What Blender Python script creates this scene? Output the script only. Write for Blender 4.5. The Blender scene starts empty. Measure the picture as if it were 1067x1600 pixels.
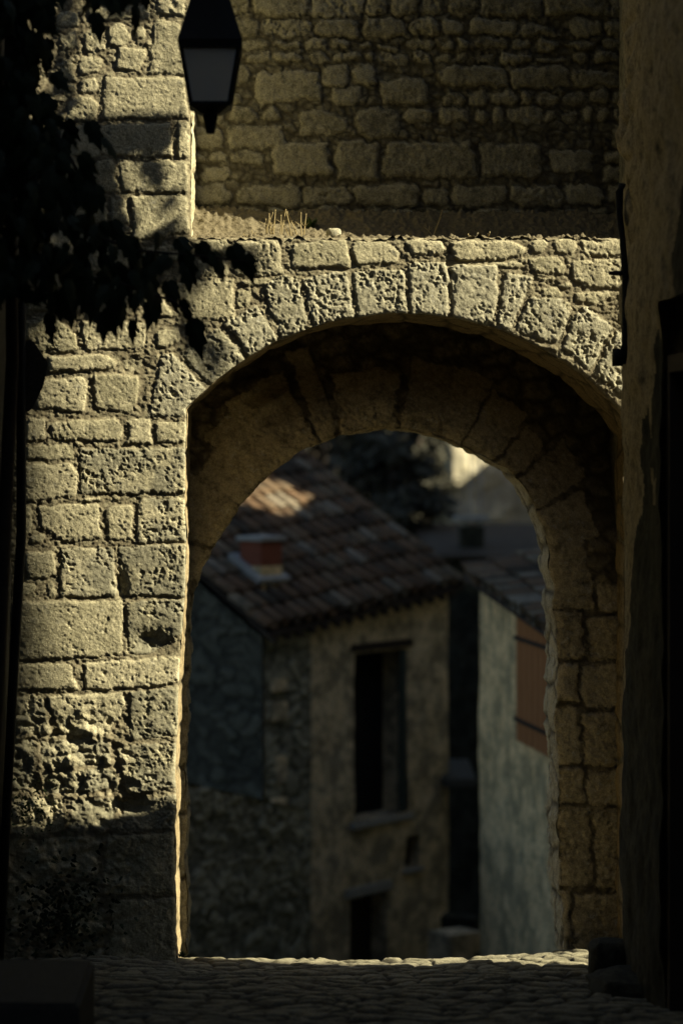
import bpy, bmesh, math, random
import numpy as np
from mathutils import Vector, Matrix
R = math.radians
random.seed(7)
rng = np.random.default_rng(7)
S = bpy.context.scene

# ------------------------------------------------------------------ camera
F_PX, CX, CY = 3300.0, 400.0, 700.0          # focal length and eye-line position, in photo pixels
CAM_Y, EYE = -15.0, (1505 - 700) / 220.0
cam_d = bpy.data.cameras.new('camera'); cam = bpy.data.objects.new('camera', cam_d)
S.collection.objects.link(cam); S.camera = cam
cam.location = (0, CAM_Y, EYE); cam.rotation_euler = (R(90), 0, 0)
cam_d.sensor_fit = 'VERTICAL'; cam_d.sensor_height = 36; cam_d.sensor_width = 24
cam_d.lens = F_PX / 1600 * 36
cam_d.shift_x = (533.5 - CX) / 1600.0
cam_d.shift_y = -(800 - CY) / 1600.0
cam_d.clip_start = .1; cam_d.clip_end = 2000
cam_d.dof.use_dof = True; cam_d.dof.focus_distance = 15.0; cam_d.dof.aperture_fstop = 0.85

# ------------------------------------------------------------------ light
SUN_EL, SUN_AZ = 36.0, 76.0                   # azimuth measured from the gate wall's normal
SV = Vector((math.sin(R(SUN_AZ))*math.cos(R(SUN_EL)), -math.cos(R(SUN_AZ))*math.cos(R(SUN_EL)), math.sin(R(SUN_EL))))
w = bpy.data.worlds.new('World'); S.world = w; w.use_nodes = True
nt = w.node_tree; sky = nt.nodes.new('ShaderNodeTexSky'); sky.sky_type = 'NISHITA'
sky.sun_disc = False; sky.sun_elevation = R(SUN_EL); sky.sun_rotation = math.atan2(SV.x, SV.y)
nt.links.new(sky.outputs[0], nt.nodes['Background'].inputs[0]); nt.nodes['Background'].inputs[1].default_value = .05
sd = bpy.data.lights.new('sun', 'SUN'); sd.energy = 5; sd.angle = R(.5); sd.color = (1, .91, .67)
sun = bpy.data.objects.new('sun', sd); S.collection.objects.link(sun)
sun.rotation_euler = SV.to_track_quat('Z', 'Y').to_euler(); sun.location = (20, -5, 20)
S.view_settings.view_transform = 'Standard'; S.view_settings.look = 'None'
S.view_settings.exposure = 1.32; S.view_settings.gamma = 1
S.render.engine = 'CYCLES'; S.cycles.max_bounces = 6

# ------------------------------------------------------------------ helpers
def px(u, v, d):
    "world point seen at photo pixel (u, v) at distance d from the camera plane"
    return Vector(((u-CX)/F_PX*d, CAM_Y+d, EYE-(v-CY)/F_PX*d))

def link(o, parent=None):
    S.collection.objects.link(o)
    if parent: o.parent = parent
    return o
def tag(o, label=None, cat=None, group=None, kind=None):
    if label: o['label'] = label
    if cat: o['category'] = cat
    if group: o['group'] = group
    if kind: o['kind'] = kind
    return o
def thing(name, label, cat, loc=(0,0,0), group=None):
    o = bpy.data.objects.new(name, None); o.location = loc; o.empty_display_size = .2
    S.collection.objects.link(o); return tag(o, label, cat, group)
def mesh_obj(name, verts, faces, mat, parent=None, smooth=True, attrs=None, label=None):
    me = bpy.data.meshes.new(name)
    if isinstance(verts, np.ndarray):
        me.vertices.add(len(verts)); me.vertices.foreach_set('co', verts.astype(np.float32).ravel())
        faces = np.asarray(faces, dtype=np.int32); n = len(faces); k = faces.shape[1]
        me.loops.add(n*k); me.loops.foreach_set('vertex_index', faces.ravel())
        me.polygons.add(n); me.polygons.foreach_set('loop_start', np.arange(n, dtype=np.int32)*k)
        me.update(calc_edges=True); me.validate()
    else:
        me.from_pydata([tuple(v) for v in verts], [], faces)
    for kx, arr in (attrs or {}).items():
        a = me.attributes.new(kx, 'FLOAT', 'POINT'); a.data.foreach_set('value', np.asarray(arr, dtype=np.float32).ravel())
    me.polygons.foreach_set('use_smooth', [smooth]*len(me.polygons))
    me.materials.append(mat); me.update()
    o = bpy.data.objects.new(name, me); link(o, parent)
    if parent is not None and parent.type == 'EMPTY':
        o.location = -Vector(parent.location)      # geometry is authored in world space
    if label: o['label'] = label
    return o
def sub(o, parent):
    "make o (authored in world space) a child part of mesh part `parent`"
    o.parent = parent; o.location = (0,0,0); return o

class MB:
    def __init__(s): s.v = []; s.f = []
    def add(s, vs, fs):
        b = len(s.v); s.v += [Vector(v) for v in vs]; s.f += [tuple(i+b for i in f) for f in fs]; return s
    def box(s, a, b):
        x0,y0,z0 = a; x1,y1,z1 = b
        return s.add([(x0,y0,z0),(x1,y0,z0),(x1,y1,z0),(x0,y1,z0),(x0,y0,z1),(x1,y0,z1),(x1,y1,z1),(x0,y1,z1)],
              [(0,3,2,1),(4,5,6,7),(0,1,5,4),(1,2,6,5),(2,3,7,6),(3,0,4,7)])
    def prism(s, pts, z0, z1):
        "plan polygon counter-clockwise; z0/z1 numbers or lists"
        n = len(pts)
        za = z0 if isinstance(z0, (list, tuple)) else [z0]*n; zb = z1 if isinstance(z1, (list, tuple)) else [z1]*n
        vs = [(p[0],p[1],za[i]) for i,p in enumerate(pts)]+[(p[0],p[1],zb[i]) for i,p in enumerate(pts)]
        return s.add(vs, [tuple(range(n-1,-1,-1)), tuple(range(n,2*n))]+[(i,(i+1)%n,n+(i+1)%n,n+i) for i in range(n)])
    def obox(s, o, ax, ay, az):
        o=Vector(o); ax=Vector(ax); ay=Vector(ay); az=Vector(az)
        return s.add([o,o+ax,o+ax+ay,o+ay,o+az,o+ax+az,o+ax+ay+az,o+ay+az],
              [(0,3,2,1),(4,5,6,7),(0,1,5,4),(1,2,6,5),(2,3,7,6),(3,0,4,7)])
    def tube(s, pts, r, n=8, cap=True):
        pts=[Vector(p) for p in pts]; rs = r if isinstance(r,(list,tuple)) else [r]*len(pts); base=len(s.v)
        for i,p in enumerate(pts):
            t=(pts[min(i+1,len(pts)-1)]-pts[max(i-1,0)]).normalized()
            a=t.cross(Vector((0,0,1)) if abs(t.z)<.9 else Vector((0,1,0))).normalized(); b=t.cross(a)
            for k in range(n):
                an=2*math.pi*k/n; s.v.append(p+(a*math.cos(an)+b*math.sin(an))*rs[i])
        for i in range(len(pts)-1):
            for k in range(n):
                s.f.append((base+i*n+k, base+i*n+(k+1)%n, base+(i+1)*n+(k+1)%n, base+(i+1)*n+k))
        if cap:
            s.f.append(tuple(base+k for k in range(n-1,-1,-1))); e=base+(len(pts)-1)*n; s.f.append(tuple(e+k for k in range(n)))
        return s
    def build(s, name, mat, parent=None, smooth=False, bevel=0, label=None):
        o = mesh_obj(name, s.v, s.f, mat, parent, smooth, label=label)
        bm = bmesh.new(); bm.from_mesh(o.data); bmesh.ops.recalc_face_normals(bm, faces=bm.faces)
        if bevel: bmesh.ops.bevel(bm, geom=list(bm.edges), offset=bevel, segments=2, affect='EDGES')
        bm.to_mesh(o.data); bm.free(); return o

# ---- numpy noise
_P = rng.random((256, 256)).astype(np.float64)
def vnoise(x, y, seed=0):
    x = np.asarray(x, float) + seed*17.31; y = np.asarray(y, float) + seed*9.77
    xi = np.floor(x).astype(int); yi = np.floor(y).astype(int); fx = x-xi; fy = y-yi
    fx = fx*fx*fx*(fx*(fx*6-15)+10); fy = fy*fy*fy*(fy*(fy*6-15)+10)
    g = lambda a, b: _P[a & 255, b & 255]
    return ((g(xi,yi)*(1-fx)+g(xi+1,yi)*fx)*(1-fy)+(g(xi,yi+1)*(1-fx)+g(xi+1,yi+1)*fx)*fy)*2-1
def fbm(x, y, o=4, seed=0, g=.5):
    r = 0; a = 1; t = 0
    for i in range(o):
        r = r+a*vnoise(x*2**i, y*2**i, seed+i*3); t += a; a *= g
    return r/t
def worley(x, y, seed=0, jit=.9):
    "F1, F2, id of the nearest cell"
    x = np.asarray(x, float)+seed*31.7; y = np.asarray(y, float)+seed*13.1
    xi = np.floor(x).astype(int); yi = np.floor(y).astype(int)
    f1 = np.full(x.shape, 9.); f2 = np.full(x.shape, 9.); idd = np.zeros(x.shape)
    for dx in (-1,0,1):
        for dy in (-1,0,1):
            a = xi+dx; b = yi+dy
            cx = a+.5+(_P[a & 255, b & 255]-.5)*jit; cy = b+.5+(_P[(a+91) & 255, (b+57) & 255]-.5)*jit
            d = np.hypot(cx-x, cy-y); cid = _P[(a+33) & 255, (b+139) & 255]
            closer = d < f1
            f2 = np.where(closer, f1, np.minimum(f2, d)); idd = np.where(closer, cid, idd); f1 = np.where(closer, d, f1)
    return f1, f2, idd
def poly_sdf(u, v, poly):
    "distance to polygon, negative inside"
    d = np.full(u.shape, 1e9); inside = np.zeros(u.shape, bool); n = len(poly)
    for i in range(n):
        x0,y0 = poly[i]; x1,y1 = poly[(i+1)%n]; ex,ey = x1-x0, y1-y0
        wx,wy = u-x0, v-y0; t = np.clip((wx*ex+wy*ey)/(ex*ex+ey*ey+1e-9), 0, 1)
        d = np.minimum(d, np.hypot(wx-ex*t, wy-ey*t))
        c = ((y0 > v) != (y1 > v)) & (u < ex*(v-y0)/(ey if abs(ey) > 1e-9 else 1e-9)+x0)
        inside ^= c
    return np.where(inside, -d, d)

def stone_field(u, v, stones, infill=(15, 9), warp=2.2, gap=-1.5, seed=1, rough=1.0, k=1.6, fill_h=1.9, hard=1.7, hs_=.62, chipa=1.0):
    """masonry relief. u, v: grids (pixel-like units, 4.5 mm each). stones: (convex polygon, pitted 0-1, height).
       returns height, tint, mortar, stone index"""
    uw = u+fbm(u/22, v/22, 3, seed)*warp*1.6+fbm(u/6, v/6, 2, seed+5)*warp*.45
    vw = v+fbm(u/22, v/22, 3, seed+11)*warp*1.6+fbm(u/6, v/6, 2, seed+17)*warp*.45
    f1, f2, idd = worley(uw/infill[0], vw/infill[1], seed)
    e = np.clip((f2-f1)*2.2, 0, 1)
    e = e*(.55+.45*np.clip(fbm(u/13, v/13, 2, seed+6)*3+.5, 0, 1))
    H = gap+fill_h*(e**.6)*(.2+idd*1.0)+fbm(u/11, v/9, 3, seed+7)*1.3+fbm(u/5, v/5, 3, seed+3)*.9*rough
    tint = idd*.6; mort = 1-.65*e; best = np.zeros(u.shape); sid = np.full(u.shape, -1)
    pit_w = np.zeros(u.shape)+.25
    us = u[0,:]; vs = v[:,0]; v_desc = vs[0] > vs[-1]
    chip = -np.clip(fbm(u/9, v/9, 4, seed+44)*5-.8, 0, 4)+fbm(u/4, v/4, 2, seed+45)*.8
    for i, st in enumerate(stones):
        poly, pit, hh = st[:3]
        P = np.array(poly, float); c = P.mean(0)
        a0,a1 = P[:,0].min()-8, P[:,0].max()+8; b0,b1 = P[:,1].min()-8, P[:,1].max()+8
        ii = np.nonzero((us > a0) & (us < a1))[0]; jj = np.nonzero((vs > b0) & (vs < b1))[0]
        if len(ii) < 2 or len(jj) < 2: continue
        sl = (slice(jj[0], jj[-1]+1), slice(ii[0], ii[-1]+1)); U = uw[sl]; V = vw[sl]
        acc = 0
        for a in range(len(P)):
            p, q = P[a], P[(a+1) % len(P)]; n = np.array([q[1]-p[1], -(q[0]-p[0])]); L = np.hypot(*n)
            if L < 1e-6: continue
            n = n/L
            if np.dot(c-p, n) < 0: n = -n
            acc = acc+np.exp(-((U-p[0])*n[0]+(V-p[1])*n[1]-.35)/k)
        d = -k*np.log(acc)+chip[sl]*chipa
        m = (d > 0) & (d > best[sl])
        r = np.random.default_rng(seed*1000+i); tx, ty = r.normal(0, .016, 2); t = r.random()
        h = (hh+r.normal(0, .5))*hs_*(1-np.exp(-np.maximum(d,0)/hard))*1.0+gap*np.exp(-np.maximum(d,0)/2.0)*.8
        h = h+(u[sl]-c[0])*tx+(v[sl]-c[1])*ty+fbm(u[sl]/30, v[sl]/24, 3, seed+i)*1.0
        hs = H[sl]; hs[m] = h[m]; ts = tint[sl]; ts[m] = t; ms = mort[sl]; ms[m] = np.clip(1-d[m]/2.2, 0, 1)
        bs = best[sl]; bs[m] = d[m]; ss = sid[sl]; ss[m] = i; pw = pit_w[sl]; pw[m] = pit
    # pits and grain
    qx = u+fbm(u/5, v/5, 3, seed+20)*4.5; qy = v+fbm(u/5, v/5, 3, seed+24)*4.5
    g1, g2, gi = worley(qx/9.5, qy/8, seed+2, 1.0); h1, h2, hi = worley(qx/5.2, qy/5, seed+4, 1.0)
    dens = np.clip(fbm(u/26, v/26, 3, seed+26)*2.5+.75, .15, 1.3)
    pit = -np.clip(.15+.3*gi-g1, 0, 1)*(gi > .3)*9-np.clip(.12+.25*hi-h1, 0, 1)*(hi > .35)*7-np.clip(fbm(u/6, v/6, 4, seed+28)-.08, 0, 1)*5.5
    pit_w = np.clip(pit_w+.25*np.clip(fbm(u/70, v/50, 3, seed+40)*3, 0, 1), 0, 1)
    H = H+pit*pit_w*dens+(fbm(u/3.2, v/3.2, 2, seed+8)*.75+fbm(u/9, v/9, 2, seed+9)*.5*(.5+pit_w))*rough
    return H, tint, mort, sid

def grid_faces(nr, nc, keep=None):
    j, i = np.meshgrid(np.arange(nr-1), np.arange(nc-1), indexing='ij')
    a = (j*nc+i).ravel(); f = np.stack([a, a+nc, a+nc+1, a+1], 1)
    if keep is not None: f = f[keep.ravel()]
    return f
def compact(V, Fc, attrs):
    used = np.unique(Fc); remap = np.full(len(V), -1); remap[used] = np.arange(len(used))
    return V[used], remap[Fc], {k_: a.ravel()[used] for k_, a in attrs.items()}

# ------------------------------------------------------------------ materials
def nodes(name):
    m = bpy.data.materials.new(name); m.use_nodes = True; t = m.node_tree; b = t.nodes['Principled BSDF']
    b.inputs['Roughness'].default_value = .9; b.inputs['Specular IOR Level'].default_value = .2
    return m, t, b
def N(t, kind, **kw):
    n = t.nodes.new(kind)
    for a, b in kw.items():
        if a.startswith('i_'): n.inputs[a[2:].replace('_', ' ')].default_value = b
        else: setattr(n, a, b)
    return n
def mixc(t, fac, a, b, mode='MIX'):
    n = t.nodes.new('ShaderNodeMix'); n.data_type = 'RGBA'; n.blend_type = mode
    for sock, val in ((0, fac), (6, a), (7, b)):
        if hasattr(val, 'links') or isinstance(val, bpy.types.NodeSocket): t.links.new(val, n.inputs[sock])
        elif sock == 0: n.inputs[0].default_value = val
        else: n.inputs[sock].default_value = (*val, 1)
    return n.outputs[2]
def ramp(t, src, stops):
    n = t.nodes.new('ShaderNodeValToRGB'); e = n.color_ramp.elements
    while len(e) < len(stops): e.new(.5)
    for el, (p, c) in zip(e, stops): el.position = p; el.color = (*c, 1) if len(c) == 3 else c
    t.links.new(src, n.inputs[0]); return n.outputs[0]
def bw(t, src, lo, hi): return ramp(t, src, [(lo, (0,0,0)), (hi, (1,1,1))])
def coords(t, scale=(1,1,1)):
    tc = t.nodes.new('ShaderNodeTexCoord'); mp = t.nodes.new('ShaderNodeMapping'); mp.inputs['Scale'].default_value = scale
    t.links.new(tc.outputs['Object'], mp.inputs[0]); return mp.outputs[0]
def noise(t, co, sc, det=5, rough=.6):
    n = N(t, 'ShaderNodeTexNoise', i_Scale=sc, i_Detail=det, i_Roughness=rough); t.links.new(co, n.inputs['Vector']); return n.outputs[0]
def bump(t, b, h, dist, strength=1.0, prev=None):
    n = N(t, 'ShaderNodeBump', i_Strength=strength, i_Distance=dist); t.links.new(h, n.inputs['Height'])
    if prev is not None: t.links.new(prev, n.inputs['Normal'])
    t.links.new(n.outputs[0], b.inputs['Normal']); return n.outputs[0]

def stone_mat(name, lo, hi, mort, stain=(.07,.06,.04), lichen=(.6,.58,.48), stain_amt=.35, lich_amt=.25, bumpd=.004, attr=True, sc=1.0):
    m, t, b = nodes(name); co = coords(t)
    n1 = noise(t, co, 3.0*sc, 6); n2 = noise(t, co, 22*sc, 6, .7); n3 = noise(t, co, 9*sc, 8, .75); n4 = noise(t, co, 85*sc, 5, .75)
    if attr:
        a = N(t, 'ShaderNodeAttribute', attribute_name='tint'); f = a.outputs['Fac']
    else: f = n1
    c = mixc(t, f, lo, hi)
    c = mixc(t, bw(t, n2, .35, .7), c, tuple(min(1, x*1.25) for x in hi))
    mulf = ramp(t, n4, [(.32, (.42,.4,.34)), (.5, (.95,.94,.9)), (.68, (1.3,1.3,1.25))]); c = mixc(t, .85, c, mulf, 'MULTIPLY')
    s = N(t, 'ShaderNodeMath', operation='MULTIPLY'); t.links.new(bw(t, n3, *((.5, .68) if sc > .5 else (.44, .56))), s.inputs[0]); s.inputs[1].default_value = stain_amt
    c = mixc(t, s.outputs[0], c, stain)
    vo = N(t, 'ShaderNodeTexVoronoi', i_Scale=16*sc); t.links.new(co, vo.inputs['Vector'])
    q = N(t, 'ShaderNodeMath', operation='MULTIPLY'); t.links.new(bw(t, noise(t, co, 13*sc, 7, .8), .57, .64), q.inputs[0]); q.inputs[1].default_value = lich_amt
    c = mixc(t, q.outputs[0], c, lichen)
    if name == 'limestone':
        a5 = N(t, 'ShaderNodeAttribute', attribute_name='grey'); g5 = N(t, 'ShaderNodeMath', operation='MULTIPLY'); t.links.new(a5.outputs['Fac'], g5.inputs[0]); g5.inputs[1].default_value = .75
        c = mixc(t, g5.outputs[0], c, mixc(t, n2, (.16,.15,.1), (.38,.36,.26)))
    if attr:
        a2 = N(t, 'ShaderNodeAttribute', attribute_name='mortar'); c = mixc(t, a2.outputs['Fac'], c, mort)
    t.links.new(c, b.inputs['Base Color'])
    bump(t, b, n4, bumpd*1.7, 1.0)
    return m
M = {}
M['lime'] = stone_mat('limestone', (.25,.23,.14), (.54,.49,.33), (.22,.185,.115), stain=(.1,.092,.055), stain_amt=.6, lich_amt=.3)
M['lime_pit'] = stone_mat('pitted_limestone', (.27,.25,.165), (.46,.43,.31), (.22,.19,.12), stain_amt=.5, lich_amt=.55)
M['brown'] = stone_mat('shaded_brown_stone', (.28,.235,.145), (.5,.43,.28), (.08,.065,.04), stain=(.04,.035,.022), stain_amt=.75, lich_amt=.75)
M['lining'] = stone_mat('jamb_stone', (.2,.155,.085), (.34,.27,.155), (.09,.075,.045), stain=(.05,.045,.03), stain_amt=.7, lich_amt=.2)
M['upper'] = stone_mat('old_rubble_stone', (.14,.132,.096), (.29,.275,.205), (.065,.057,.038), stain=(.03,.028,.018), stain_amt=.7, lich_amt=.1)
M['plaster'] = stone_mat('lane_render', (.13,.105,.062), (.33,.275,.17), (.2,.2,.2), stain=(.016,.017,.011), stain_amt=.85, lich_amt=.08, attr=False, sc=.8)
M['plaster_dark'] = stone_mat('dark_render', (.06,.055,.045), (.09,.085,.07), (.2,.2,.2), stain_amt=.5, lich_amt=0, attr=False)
M['rubble'] = stone_mat('village_rubble', (.1,.1,.075), (.38,.36,.27), (.05,.05,.035), stain_amt=.4, lich_amt=.1, sc=.6)
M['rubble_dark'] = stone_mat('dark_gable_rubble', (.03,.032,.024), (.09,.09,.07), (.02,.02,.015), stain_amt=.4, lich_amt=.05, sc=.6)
M['house'] = stone_mat('village_plaster', (.56,.44,.26), (.7,.56,.36), (.2,.2,.2), stain=(.12,.115,.085), stain_amt=.7, lich_amt=.15, attr=False, sc=.32)
M['pale'] = stone_mat('pale_plaster', (.7,.48,.22), (.82,.6,.32), (.3,.3,.25), stain=(.2,.18,.1), stain_amt=.7, lich_amt=.1, attr=False, sc=.3)
M['cliff'] = stone_mat('tower_stone', (.42,.37,.25), (.55,.5,.36), (.3,.28,.22), stain_amt=.4, lich_amt=.1, sc=.3)
M['dark_stone_shade'] = stone_mat('dark_stone_and_shade', (.025,.026,.017), (.05,.047,.03), (.03,.03,.02), stain=(.01,.012,.007), stain_amt=.7, lich_amt=.05, attr=False, sc=.4)  # near-black stone; on the right house's lower wall it paints in shade
def cobble_mat():
    m = stone_mat('cobbles', (.14,.13,.088), (.27,.25,.175), (.045,.04,.03), stain_amt=.4, lich_amt=.05)
    return m
M['cobble'] = cobble_mat()
def plain(name, col, rough=.8, sc=20, var=.35, bd=.002, metal=0):
    m, t, b = nodes(name); co = coords(t); n = noise(t, co, sc, 5)
    c = mixc(t, n, tuple(x*(1-var) for x in col), tuple(min(1,x*(1+var)) for x in col)); t.links.new(c, b.inputs['Base Color'])
    b.inputs['Roughness'].default_value = rough; b.inputs['Metallic'].default_value = metal
    bump(t, b, n, bd); return m
M['iron'] = plain('wrought_iron', (.02,.02,.018), .6, 40, metal=.3)
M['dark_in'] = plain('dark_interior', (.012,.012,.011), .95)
M['wood_dark'] = plain('old_dark_wood', (.04,.03,.022), .8, 12)
M['wood_green'] = plain('faded_green_shutter', (.05,.065,.055), .8, 12)
M['soil'] = plain('dry_soil', (.15,.125,.075), 1, 40, .75, .02)
M['earth'] = plain('earth', (.07,.075,.05), 1, .4, .5, .05)
M['bark'] = plain('bark', (.05,.04,.03), .95, 18, .5, .01)
M['leaf'] = plain('dark_leaf', (.025,.035,.015), .6, 9)
M['ivy'] = plain('black_green_ivy', (.01,.013,.007), .9, 9)
M['green'] = plain('green_leaf', (.045,.07,.02), .7, 9)
M['straw'] = plain('dry_stem', (.35,.28,.14), .9, 9)
M['dark_green'] = plain('hillside_foliage', (.06,.058,.042), .9, .8, .6)
M['terracotta'] = plain('terracotta_block', (.2,.065,.035), .85, 9, .3)
M['slab'] = plain('grey_slab', (.33,.32,.28), .9, 7, .3)
def shutter_mat():
    m, t, b = nodes('orange_brown_wood'); co = coords(t, (4, 4, .6)); n = noise(t, co, 6, 6)
    c = mixc(t, n, (.26,.105,.035), (.42,.19,.07)); t.links.new(c, b.inputs['Base Color']); bump(t, b, n, .003); return m
M['shutter'] = shutter_mat()
def tile_mat():
    m, t, b = nodes('roof_tiles'); co = coords(t); a = N(t, 'ShaderNodeAttribute', attribute_name='tint')
    c = ramp(t, a.outputs['Fac'], [(0, (.06,.045,.03)), (.3, (.14,.085,.048)), (.55, (.19,.12,.068)), (.8, (.19,.145,.09)), (1, (.25,.21,.15))])
    c = mixc(t, bw(t, noise(t, co, 5, 6), .48, .7), c, (.08,.075,.055)); t.links.new(c, b.inputs['Base Color'])
    bump(t, b, noise(t, co, 30, 4), .005); return m
M['tile'] = tile_mat()
def glass_mat():
    m, t, b = nodes('frosted_lantern_glass'); b.inputs['Base Color'].default_value = (.95,.92,.8,1); b.inputs['Roughness'].default_value = .5
    b.inputs['Transmission Weight'].default_value = .4; b.inputs['Specular IOR Level'].default_value = .5; return m
M['glass'] = glass_mat()

# ------------------------------------------------------------------ THE GATEWAY
K = 220.0                                        # pixels per metre on the front plane
wx = lambda u: (u-CX)/K
wz = lambda v: (1505-v)/K
LX = [(-50,291),(640,291),(780,290),(930,288),(1060,281),(1150,277),(1300,273),(1420,275),(1560,279)]
RX = [(600,1000),(690,1000),(1560,1000)]
Lf = lambda v: np.interp(v, [a for a,b in LX], [b for a,b in LX])
Rf = lambda v: np.interp(v, [a for a,b in RX], [b for a,b in RX])
def front_outline():
    pts = []
    for v in np.linspace(1560, 646, 120): pts.append((Lf(v), v))
    for a in np.linspace(math.atan2(640-949, 291-628), math.atan2(682-949, 1000-628), 170):
        pts.append((628+459*math.cos(a), 949+459*math.sin(a)))
    for v in np.linspace(690, 1560, 120): pts.append((Rf(v), v))
    P = np.array(pts); n = np.arange(len(P))
    w1 = fbm(n/9., n*0+.5, 3, 41)*3.2; w2 = fbm(n/9., n*0+7.5, 3, 43)*3.2
    P[:,0] += w1*.8; P[:,1] += w2*.6; return P
FO = front_outline()
st = []      # (poly, pit, height, group)
def s(g, pit, h, *p): st.append((p, pit, h, g))
f = 'w'
s(f,.2,3,(240,28),(287,38),(290,118),(230,117)); s(f,.3,3,(243,-15),(292,-12),(290,30),(245,22))
s(f,.1,4,(161,120),(290,120),(294,186),(160,187)); s(f,.1,4,(183,76),(192,71),(228,74),(231,88),(222,113),(182,110))
s(f,.3,3,(165,45),(180,33),(196,35),(206,60),(190,76),(170,72)); s(f,.2,3,(207,42),(224,37),(231,55),(226,64),(210,60))
s(f,.2,3,(122,88),(150,84),(161,92),(157,112),(130,118),(122,112)); s(f,.2,3,(124,124),(148,120),(158,136),(150,147),(122,148))
s(f,.2,4,(103,158),(112,151),(145,150),(156,162),(150,190),(104,192)); s(f,.2,3,(88,18),(118,14),(126,34),(120,44),(90,42))
s(f,.2,3,(92,50),(120,48),(122,78),(96,80)); s(f,.2,3,(92,96),(116,92),(120,126),(98,132)); s(f,.2,3,(98,134),(118,132),(122,146),(100,148))
s(f,.2,3,(128,50),(160,42),(166,78),(130,82)); s(f,.2,3,(138,10),(236,6),(238,28),(140,34))
s(f,.1,2.5,(95,196),(268,191),(272,245),(96,246)); s(f,.1,3.5,(276,189),(296,190),(299,246),(278,247))
s(f,.1,3,(184,251),(295,249),(298,300),(190,302)); s(f,.1,3,(128,250),(180,250),(186,302),(134,302)); s(f,.2,3,(60,250),(124,250),(130,300),(60,302))
s(f,.1,3.5,(205,306),(296,303),(299,364),(208,376)); s(f,.2,3,(172,308),(200,308),(203,350),(176,352)); s(f,.2,3,(110,308),(168,308),(170,350),(112,350))
s(f,.2,3,(120,356),(186,355),(200,366),(198,380),(122,381)); s(f,.3,3,(60,356),(114,356),(116,400),(60,400)); s(f,.3,3,(130,388),(200,386),(202,424),(132,426))
s(f,.3,3,(206,384),(296,378),(300,404),(208,426)); s(f,.3,3,(60,406),(126,406),(126,450),(60,450)); s(f,.3,3,(132,430),(200,430),(204,492),(134,494)); s(f,.3,3,(45,455),(126,456),(124,490),(42,488))
c_ = 'c'
s(c_,.2,3,(302,376),(356,374),(361,400),(306,402)); s(c_,.35,3,(364,376),(436,373),(446,430),(396,431)); s(c_,.1,4,(452,378),(545,372),(547,418),(455,420))
s(c_,.2,3.5,(550,378),(600,373),(626,392),(622,412),(552,414)); s(c_,.1,5,(628,378),(650,371),(688,374),(700,388),(690,398),(640,399))
s(c_,.1,4.5,(702,376),(800,374),(823,387),(819,404),(716,408),(704,396)); s(c_,.2,3,(826,374),(848,372),(861,384),(846,399),(828,397))
s(c_,.2,3,(862,371),(893,369),(905,387),(895,399),(868,398)); s(c_,.3,3,(902,374),(985,372),(985,402),(915,401))
s(f,.35,3.5,(272,440),(365,432),(369,500),(290,502)); s(f,.35,3,(206,437),(262,433),(268,480),(282,498),(230,492)); s(f,.3,3,(306,406),(358,411),(358,432),(310,434))
s(f,.2,3,(363,408),(386,405),(389,431),(366,432)); s(f,.2,3,(370,452),(394,450),(395,480),(371,484)); s(f,.2,3,(374,436),(430,433),(418,446),(378,448))
s(f,.3,3,(820,404),(868,400),(888,419),(880,432),(832,424)); s(f,.4,3,(892,404),(985,403),(985,455),(930,452),(894,440)); s(f,.2,3,(893,455),(950,455),(957,466),(930,477),(898,470))
s(f,.2,2.5,(846,433),(866,431),(870,441),(848,443)); s(f,.2,2.5,(868,444),(890,442),(893,452),(872,454)); s(f,.2,3,(842,450),(868,448),(880,462),(872,470),(846,464)); s(f,.2,2.5,(876,470),(892,468),(897,480),(888,487))
s(f,.4,3,(962,458),(990,458),(990,508),(964,506)); s(f,.2,2.5,(622,402),(700,402),(700,404),(640,406)); s(f,.2,2,(705,410),(815,408),(812,420),(782,420))
a = 'a'
s(a,1,4,(230,652),(252,553),(272,552),(325,610),(300,642),(290,652)); s(a,1,4,(281,553),(342,508),(388,566),(328,606)); s(a,1,4,(349,504),(403,474),(437,533),(392,564))
s(a,1,4,(408,446),(440,428),(467,433),(482,500),(478,522),(441,532)); s(a,1,4,(471,434),(545,421),(554,500),(490,520),(484,497)); s(a,1,4,(550,422),(634,420),(637,500),(557,500))
s(a,1,4.5,(638,409),(700,406),(703,500),(640,500)); s(a,1,4.5,(703,413),(779,413),(777,470),(768,512),(705,500)); s(a,1,3.5,(783,425),(838,432),(826,458),(800,518),(772,512),(779,470))
s(a,1,4,(828,462),(880,466),(891,482),(872,540),(803,520)); s(a,1,4,(893,490),(916,473),(958,510),(922,580),(876,542)); s(a,1,4,(961,514),(1000,530),(1000,640),(926,582))
s(f,.2,4,(38,500),(85,494),(122,520),(120,549),(62,552),(40,530)); s(f,.35,3.5,(128,500),(230,503),(229,545),(130,550)); s(f,.2,3,(242,518),(280,514),(286,530),(262,546),(242,544))
s(f,.1,5,(75,557),(160,553),(186,562),(184,578),(76,582)); s(f,.2,4,(54,594),(130,586),(140,602),(135,646),(56,640)); s(f,.1,4,(146,584),(216,586),(224,602),(206,648),(146,640))
s(f,.1,1,(192,560),(228,560),(224,578),(194,580))
s(f,.2,3,(44,652),(71,651),(75,690),(42,690)); s(f,.3,3.5,(78,656),(190,652),(193,682),(186,691),(80,688)); s(f,.2,3,(198,653),(237,651),(240,697),(197,694)); s(f,.3,3,(243,658),(296,655),(296,692),(243,695))
s(f,.2,3.5,(42,696),(116,693),(118,720),(44,718)); s(f,.9,4,(123,699),(296,698),(296,772),(125,773)); s(f,.2,4,(36,726),(112,721),(123,738),(120,778),(36,786))
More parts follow.
